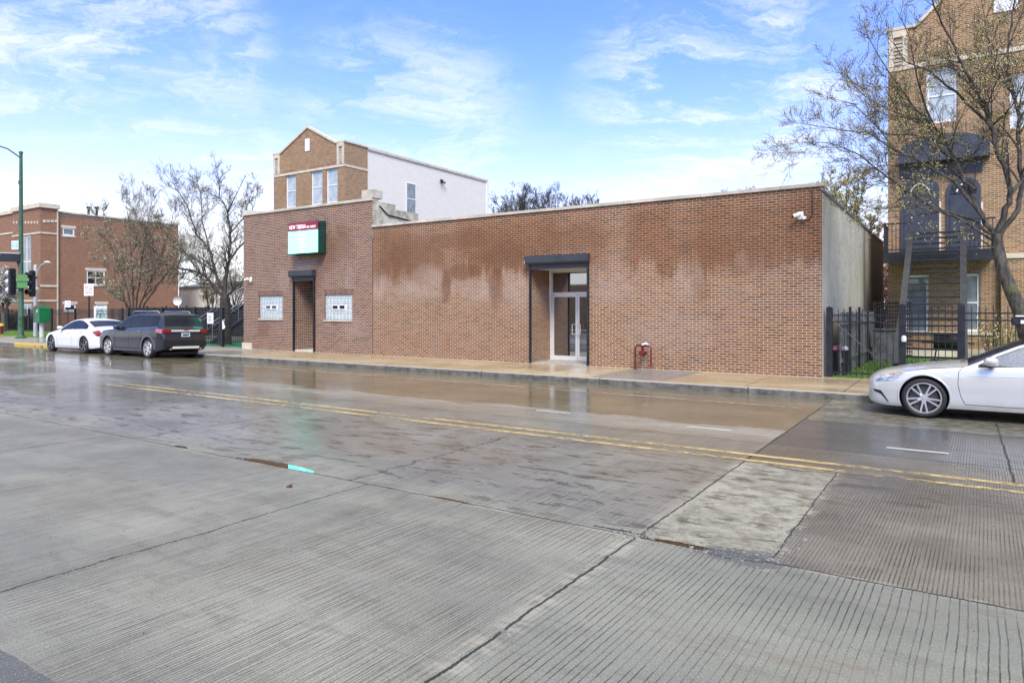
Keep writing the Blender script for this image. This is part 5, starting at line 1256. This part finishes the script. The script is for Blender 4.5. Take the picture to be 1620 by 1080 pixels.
# --- silver sedan at right
def sedan(name, label, loc, P, pm, det):
    root = thing(name, label, 'car', loc); c = Car(P); L = P['L']; c.body(pm, root)
    for wxx in P['wheels']:
        for sd_ in (-1, 1): wheel(root, wxx, sd_ * (P['tr'] - .105), P['r'], P['rr'], sd_, P['style'], P['rim'])
    for sd_ in (-1, 1):
        for (xa, xb) in P['glass']:
            xs = linsp(xa, xb, 26); lo = lambda x: c.belt(x) + .028; hi = lambda x: max(c.belt(x) + .03, c.edge(x) - P.get('gtop', .055))
            c.strip(xs, lo, hi, .006, 5, sd_).build('side_window', P['gm'], root, smooth=True)
        xs = linsp(P['glass'][0][0] - .06, P['glass'][-1][1] + .05, 40)
        c.strip(xs, lambda x: c.belt(x) + .006, lambda x: c.belt(x) + .022, .009, 1, sd_).build('window_trim', P.get('trim', M_dark), root, smooth=True)
        c.strip(xs, lambda x: c.belt(x) + .022, lambda x: max(c.belt(x) + .024, c.edge(x) - P.get('gtop', .055) + .016), .0035, 5, sd_).build('window_surround', M_dark, root, smooth=True)
    c.topstrip(P['ws'][0], P['ws'][1], .93, .004).build('windshield', M_cglass, root, smooth=True)
    if 'rw' in P: c.topstrip(P['rw'][0], P['rw'][1], P.get('rwq', .90), .004).build('rear_window', M_cglass, root, smooth=True)
    for sd_ in (-1, 1):
        for sm_ in P['seams']: c.seam(sm_, sd_).build('panel_gap', M_dark, root)
        for (hx, hz) in P['handles']:
            y = c.ys(hx, hz); MB().tube([(hx - .1, sd_ * (y - .003), hz), (hx - .07, sd_ * (y + .03), hz), (hx + .07, sd_ * (y + .03), hz + .004), (hx + .1, sd_ * (y - .003), hz)], .013, 6).build('door_handle', P.get('hm', pm), root, smooth=True)
        mx, mz = P['mir']; mirror(root, pm, mx, sd_ * c.ys(mx, mz), mz, sd_)
    c.strip(linsp(P['wheels'][0] + P['r'] + .06, P['wheels'][1] - P['r'] - .06, 30), lambda x: c.bot(x) + .01, lambda x: c.bot(x) + .055, .012, 2, -1).build('sill_trim', det.get('sill', pm), root, smooth=True)
    B(.25, L - .3, -P['tr'] + .25, P['tr'] - .25, .14, .24).build('underbody', M_dark, root)
    return root, c
P1 = dict(L=4.67, sm=.05, r=.335, rr=.262, gap=.034, wheels=(.875, 3.675), tr=.895, style='V', rim=M_rimb, gm=M_cglass2, gtop=.05,
    top=[(0, .60), (.02, .655), (.10, .70), (.25, .755), (.5, .815), (.9, .89), (1.25, .935), (1.47, .955), (1.62, 1.02), (1.9, 1.175), (2.2, 1.31), (2.5, 1.395), (2.8, 1.43), (3.1, 1.425), (3.45, 1.355), (3.85, 1.18), (4.1, 1.07), (4.25, 1.04), (4.5, 1.03), (4.62, .99), (4.67, .80)],
    belt=[(0, .56), (.2, .66), (.5, .745), (.9, .82), (1.4, .875), (2.0, .895), (2.8, .92), (3.5, .955), (4.1, .97), (4.5, .96), (4.67, .76)],
    bot=[(0, .30), (.03, .20), (.3, .165), (1.3, .18), (3.2, .19), (4.3, .22), (4.62, .30), (4.67, .42)],
    w=[(0, .50), (.02, .60), (.08, .70), (.18, .775), (.32, .835), (.5, .875), (.8, .905), (1.4, .902), (2.5, .905), (3.6, .912), (4.1, .885), (4.45, .83), (4.62, .74), (4.67, .62)],
    sec=[(0, .945), (.08, .97), (.16, .978), (.35, .985), (.55, 1.0), (.72, .997), (.86, .985), (.95, .968), (1., .945)],
    crown=[(0, .05), (.5, .07), (1.4, .075), (2.2, .06), (3.4, .055), (4.2, .06), (4.67, .04)], tumble=.44,
    glass=[(1.70, 2.62), (2.68, 3.72)], ws=(1.50, 2.32), rw=(3.5, 4.08), mir=(1.78, .92),
    seams=[[(1.43, .88), (1.37, .80), (1.36, .6), (1.40, .40), (1.46, .27), (2.0, .265), (2.62, .27), (2.62, .5), (2.66, .91)], [(2.62, .27), (3.1, .275), (3.25, .4), (3.32, .62), (3.62, .75), (3.66, .95)], [(.20, .665), (.42, .735), (.9, .83), (1.43, .885)], [(.19, .58), (.40, .60), (.50, .67)]],
    handles=[(2.42, .80), (3.42, .84)])
silver = paint('silver white paint', (.70, .69, .645), .32, .2)
root, c = sedan('silver_sedan', 'silver sedan cut by the right edge of the photo, parked facing left', (-1.40, 14.44, -.135), P1, silver, {})
for sd_ in (-1, 1):
    c.strip(linsp(.13, .60, 26), [(.13, .575), (.25, .60), (.42, .655), (.60, .745)], [(.13, .60), (.25, .685), (.42, .74), (.60, .752)], .006, 3, sd_).build('headlight', M_lampc, root, smooth=True)
    c.strip(linsp(.34, .56, 12), [(.34, .70), (.56, .742)], [(.34, .712), (.56, .750)], .010, 1, sd_).build('turn_lamp', M_amber, root, smooth=True)
    c.strip(linsp(.14, .36, 16), [(.14, .555), (.36, .62)], [(.14, .57), (.36, .635)], .007, 1, sd_).build('running_lamp', M_lampc, root, smooth=True)
    c.strip(linsp(.10, .34, 16), [(.10, .40), (.22, .36), (.34, .22)], [(.10, .43), (.22, .42), (.34, .24)], .006, 2, sd_).build('bumper_vent', M_dark, root, smooth=True)
    c.strip(linsp(4.2, 4.62, 12), [(4.2, .84), (4.62, .74)], [(4.2, .88), (4.62, .92)], .006, 3, sd_).build('tail_light', M_taill, root, smooth=True)
    # lip of the wheel arch
    for wxx in P1['wheels']:
        pts = []
        for k in range(25):
            a = math.pi * (-.06 + 1.12 * k / 24); rr_ = P1['r'] + .050; X_, Z_ = wxx + rr_ * math.cos(a), P1['r'] + .015 + rr_ * math.sin(a)
            if Z_ > c.bot(X_) + .01: pts.append((X_, sd_ * (c.ys(X_, Z_) + .002), Z_))
        MB().tube(pts, .010, 5).build('arch_lip', silver, root, smooth=True)
for sd_ in (-1, 1):
    c.seam([(.55, .79), (1.0, .845), (1.45, .885)], sd_, .003).build('panel_gap', M_dark, root)
    c.strip(linsp(1.5, 4.2, 30), lambda x: .735 + .02 * (x - 1.5), lambda x: .752 + .02 * (x - 1.5), .006, 2, sd_).build('flank_crease', silver, root, smooth=True)
MB().box(-.012, .02, -.30, .30, .28, .58).build('grille', M_dark, root, bevel=.01)
MB().tube([(.06, -.66, .185), (.0, -.3, .17), (-.01, 0, .165), (.0, .3, .17), (.06, .66, .185)], .02, 6).build('front_lip', M_dark, root)
c.strip(linsp(1.17, 1.24, 4), [(1.17, .715), (1.24, .715)], [(1.17, .745), (1.24, .745)], .005, 1, -1).build('badge', M_alu, root)
MB().tube([(1.40, -.55, .955), (1.55, -.30, 1.02), (1.60, .0, 1.04)], .008, 5).build('wiper', M_dark, root)

# --- white sedan
P3 = dict(P1); P3.update(L=4.90, style='5', rim=mat('dark alloy', (.16, .16, .17), .3, metal=.8), gm=M_cglass, wheels=(.88, 3.74), r=.345, rr=.255, gtop=.05,
    top=[(0, .62), (.03, .70), (.15, .76), (.4, .83), (.9, .92), (1.35, .985), (1.55, 1.02), (1.8, 1.15), (2.15, 1.32), (2.5, 1.42), (2.85, 1.45), (3.2, 1.43), (3.6, 1.34), (4.0, 1.20), (4.3, 1.11), (4.6, 1.09), (4.85, 1.06), (4.9, .9)],
    belt=[(0, .58), (.3, .72), (.9, .84), (1.5, .92), (2.5, .95), (3.5, .98), (4.3, 1.01), (4.8, 1.0), (4.9, .85)],
    bot=[(0, .30), (.04, .20), (.3, .17), (4.3, .22), (4.8, .28), (4.9, .40)],
    w=[(0, .56), (.03, .68), (.12, .78), (.3, .86), (.6, .91), (1.4, .93), (3.7, .935), (4.3, .91), (4.7, .86), (4.86, .80), (4.9, .74)],
    glass=[(1.78, 2.72), (2.78, 3.86)], ws=(1.58, 2.3), rw=(3.55, 4.24), mir=(1.86, .95), tr=.925,
    seams=[[(1.5, .92), (1.45, .6), (1.5, .28), (2.72, .28), (2.74, .95)], [(2.72, .28), (3.2, .29), (3.36, .6), (3.7, .97)]], handles=[(2.5, .86), (3.52, .89)])
whitep = paint('white car paint', (.80, .81, .82), 0., .3)
r3, c = sedan('white_sedan', 'white sedan with red tail lamps parked ahead of the grey suv', (-33.42, 14.5, -.10), P3, whitep, {})
for sd_ in (-1, 1):
    c.strip(linsp(4.36, 4.86, 18), [(4.36, .88), (4.5, .82), (4.64, .74), (4.86, .72)], [(4.36, .885), (4.5, .93), (4.7, .96), (4.86, .96)], .008, 3, sd_).build('tail_light', M_taill, r3, smooth=True)
    MB().box(4.885, 4.915, min(sd_ * .40, sd_ * .74), max(sd_ * .40, sd_ * .74), .80, .93).build('tail_light', M_taill, r3, bevel=.008)
    c.strip(linsp(.12, .5, 10), [(.12, .60), (.5, .74)], [(.12, .68), (.5, .80)], .006, 2, sd_).build('headlight', M_lampc, r3, smooth=True)
MB().box(4.78, 4.93, -.72, .72, .20, .38).build('rear_diffuser', M_dark, r3, bevel=.03)
plate(r3, 4.905, -.26, .26, .62, .76)
r3.rotation_euler = (R(-1.2), 0, 0)

# --- dark grey SUV
P2 = dict(L=4.71, sm=.03, r=.36, rr=.255, gap=.05, wheels=(.93, 3.79), tr=.92, style='6', rim=M_rimb, gm=M_cglass, gtop=.06, trim=M_chrome, hm=M_chrome,
    top=[(0, .78), (.03, .92), (.15, .99), (.5, 1.05), (1.1, 1.10), (1.35, 1.13), (1.7, 1.36), (2.05, 1.56), (2.4, 1.655), (2.9, 1.69), (3.7, 1.68), (4.2, 1.665), (4.36, 1.64), (4.44, 1.56), (4.58, 1.22), (4.64, 1.10), (4.69, 1.0), (4.71, .80)],
    belt=[(0, .74), (.2, .9), (.9, .98), (1.4, 1.02), (2.5, 1.05), (3.6, 1.10), (4.4, 1.14), (4.64, 1.06), (4.71, .78)],
    bot=[(0, .36), (.05, .25), (.3, .22), (4.3, .26), (4.6, .32), (4.71, .42)],
    w=[(0, .66), (.04, .76), (.15, .85), (.4, .90), (.9, .925), (3.9, .925), (4.35, .905), (4.6, .87), (4.68, .84), (4.71, .80)],
    sec=[(0, .95), (.1, .985), (.25, .985), (.5, 1.0), (.75, .995), (.9, .98), (1., .955)],
    crown=[(0, .06), (1.3, .07), (2.2, .06), (4.2, .06), (4.5, .05), (4.71, .04)], tumble=.21,
    glass=[(1.66, 2.46), (2.54, 3.36), (3.50, 4.28)], ws=(1.42, 2.1), rw=(4.385, 4.60), rwq=.90, mir=(1.72, 1.04),
    seams=[[(1.5, 1.0), (1.42, .7), (1.46, .36), (2.48, .37), (2.50, 1.04)], [(2.48, .37), (3.1, .38), (3.3, .7), (3.42, 1.06)]], handles=[(2.28, .96), (3.14, .99)])
darkp = paint('dark grey car paint', (.040, .042, .050), .5, .25)
r2, c = sedan('dark_suv', 'dark grey suv with roof rails parked behind the white sedan', (-28.75, 14.52, -.10), P2, darkp, {'sill': M_chrome})
M_lensr = mat('clear and red lens', (.40, .12, .12), .15, var=.4, scale=20, coat=.6)
for sd_ in (-1, 1):
    c.strip(linsp(4.28, 4.62, 14), [(4.28, .98), (4.62, .93)], [(4.28, 1.10), (4.62, 1.08)], .010, 3, sd_).build('tail_light', M_lensr, r2, smooth=True)
    MB().box(4.60, 4.735, min(sd_ * .56, sd_ * .86), max(sd_ * .56, sd_ * .86), .94, 1.07).build('tail_light', M_taill, r2, bevel=.02)
    MB().tube([(2.15, sd_ * .60, 1.66), (2.25, sd_ * .60, 1.735), (3.9, sd_ * .60, 1.735), (4.02, sd_ * .60, 1.66)], .022, 6).build('roof_rail', M_chrome, r2, smooth=True)
    MB().box(4.66, 4.75, min(sd_ * .56, sd_ * .78), max(sd_ * .56, sd_ * .78), .52, .58).build('reflector', M_taill, r2, bevel=.006)
    MB().tube([(4.55, sd_ * .58, .36), (4.76, sd_ * .58, .36)], .04, 10).build('exhaust_tip', M_chrome, r2)
    for wxx in P2['wheels']:
        mbq = MB(); pts = []
        for k in range(19):
            a = math.pi * (-.02 + 1.04 * k / 18)
            for q, rr_ in enumerate((P2['r'] + .052, P2['r'] + .125)):
                X_, Z_ = wxx + rr_ * math.cos(a), P2['r'] + .015 + rr_ * math.sin(a); Z_ = max(Z_, .3); pts.append((X_, sd_ * (c.ys(X_, Z_) + .014), Z_))
        nq = 19; mbq.add(pts + [(x, y - sd_ * .03, z) for x, y, z in pts], [(2 * i, 2 * i + 1, 2 * i + 3, 2 * i + 2) for i in range(nq - 1)] + [(2 * i + 1, 2 * i + 1 + 2 * nq, 2 * i + 3 + 2 * nq, 2 * i + 3) for i in range(nq - 1)])
        mbq.build('arch_flare', mat('grey wheel flare', (.10, .105, .12), .35) if 'grey wheel flare' not in bpy.data.materials else bpy.data.materials['grey wheel flare'], r2, smooth=True)
    c.strip(linsp(.05, .45, 10), [(.05, .80), (.45, .90)], [(.05, .90), (.45, .98)], .008, 2, sd_).build('headlight', M_lampc, r2, smooth=True)
MB().box(4.70, 4.745, -.555, .555, .985, 1.055).build('chrome_bar', M_alu, r2, bevel=.008)
MB().box(4.747, 4.752, -.10, .10, 1.03, 1.065).build('badge', mat('red badge', (.4, .02, .02), .4), r2)
MB().box(4.60, 4.77, -.82, .82, .42, .66).build('rear_bumper', M_dark, r2, bevel=.03); MB().box(4.70, 4.785, -.52, .52, .36, .45).build('skid_plate', M_alu, r2, bevel=.015)
plate(r2, 4.715, -.17, .17, .80, .94)
MB().box(4.728, 4.731, -.12, .12, .84, .90).build('plate_lettering', M_char, r2)
c.topstrip(4.25, 4.43, .86, .03, 4, 8).build('spoiler', darkp, r2, smooth=True)
MB().tube([(4.62, .0, 1.16), (4.52, -.22, 1.35)], .01, 5).build('rear_wiper', M_dark, r2)
r2.rotation_euler = (R(-1.2), 0, 0)
# leaf and small debris
dl = at(457, 770, z=-.138); lf = MB(); lf.add([(-.03, 0, 0), (0, .02, .012), (.035, .0, .004), (0, -.02, .0)], [(0, 1, 2, 3)]).add([(0, 0, 0.003), (.02, .03, .018), (.03, .01, .02)], [(0, 1, 2)])
o = lf.build('dead_leaf', mat('wet brown leaf', (.09, .025, .012), .4), None); o.location = dl; o.scale = (1.6, 1.6, 2.2); tag(o, 'small brown dead leaf lying on the pale slab', 'leaf')
deb = MB(); r = random.Random(9)
for k in range(520):
    if k < 260: x_, y_, q = r.uniform(-8, 3), CURB - abs(r.gauss(0, .10)) - .02, r.uniform(.006, .022)
    else: x_, y_, q = r.uniform(-9, 1.5), r.uniform(2, 8), r.uniform(.003, .009)
    z_ = road_z(x_, y_) + q * .3; a = r.uniform(0, 3)
    deb.add([(x_ + q * math.cos(a), y_ + q * math.sin(a), z_ - q * .3), (x_ - q * math.sin(a), y_ + q * math.cos(a), z_ - q * .3), (x_ - q * math.cos(a), y_ - q * math.sin(a) * .6, z_ - q * .3), (x_ + q * .1, y_, z_ + q * .6)], [(0, 1, 3), (1, 2, 3), (2, 0, 3)])
tag(deb.build('road_grit', mat('wet grit', (.09, .075, .055), .5, var=.6, scale=40)), kind='stuff')

rub = MB(); r = random.Random(21)
def chip(mb, x, y, z, q):
    n = 5; a0 = r.uniform(0, 6.28); top = []; bot = []
    for k in range(n):
        a = a0 + 6.283 * k / n; rr_ = q * r.uniform(.65, 1.1); bot.append((x + math.cos(a) * rr_, y + math.sin(a) * rr_, z - .002)); top.append((x + math.cos(a) * rr_ * .7, y + math.sin(a) * rr_ * .7, z + q * r.uniform(.25, .5)))
    mb.add(bot + top, [tuple(range(5, 10))] + [(k, (k + 1) % n, (k + 1) % n + 5, k + 5) for k in range(n)])
for k in range(420):
    w_ = r.random()
    if w_ < .45: x_, y_ = r.gauss(-1.42, .16), r.gauss(5.2, .065)
    elif w_ < .7: x_, y_ = -2.2 + abs(r.gauss(0, .10)) * r.choice((-1, 1)), r.gauss(5.25, .10)
    elif w_ < .85: x_, y_ = -1.17 + r.gauss(0, .05), r.uniform(5.2, 6.2)
    else: x_, y_ = -2.2 + r.gauss(0, .04), r.uniform(3.2, 8.4)
    chip(rub, x_, y_, road_z(x_, y_), min(.022, abs(r.gauss(.006, .007)) + .003))
tag(rub.build('concrete_rubble', mat('broken concrete chips', (.19, .185, .165), .7, var=.45, scale=30)), kind='stuff')
hole = MB(); hp = []
for k in range(22):
    a = 6.283 * k / 22; hp.append((-1.42 + math.cos(a) * .25 * r.uniform(.75, 1.15), 5.19 + math.sin(a) * .085 * r.uniform(.6, 1.25)))
hole.add([(p[0], p[1], -.1365) for p in hp] + [(-1.42 + (p[0] + 1.42) * .8, 5.19 + (p[1] - 5.19) * .8, -.128 + r.uniform(-.003, .004)) for p in hp] + [(-1.42, 5.19, -.126)], [(k, (k + 1) % 22, (k + 1) % 22 + 22, k + 22) for k in range(22)] + [(k + 22, (k + 1) % 22 + 22, 44) for k in range(22)])
struct('asphalt_patch', hole, mat('loose cold asphalt patch', (.10, .10, .102), .8, var=.6, scale=45, bump=.012, bscale=120))
lit = MB()
for k in range(260):
    if k < 150: x_, y_, z_ = r.uniform(-26, 3), 18.62 - abs(r.gauss(0, .08)), .002
    else: x_, y_, z_ = r.uniform(-26, 3), r.uniform(15.5, 18.6), .002
    chip(lit, x_, y_, z_, r.uniform(.006, .022))
tag(lit.build('sidewalk_litter', mat('wet leaf litter', (.10, .07, .04), .6, var=.6, scale=30)), kind='stuff')
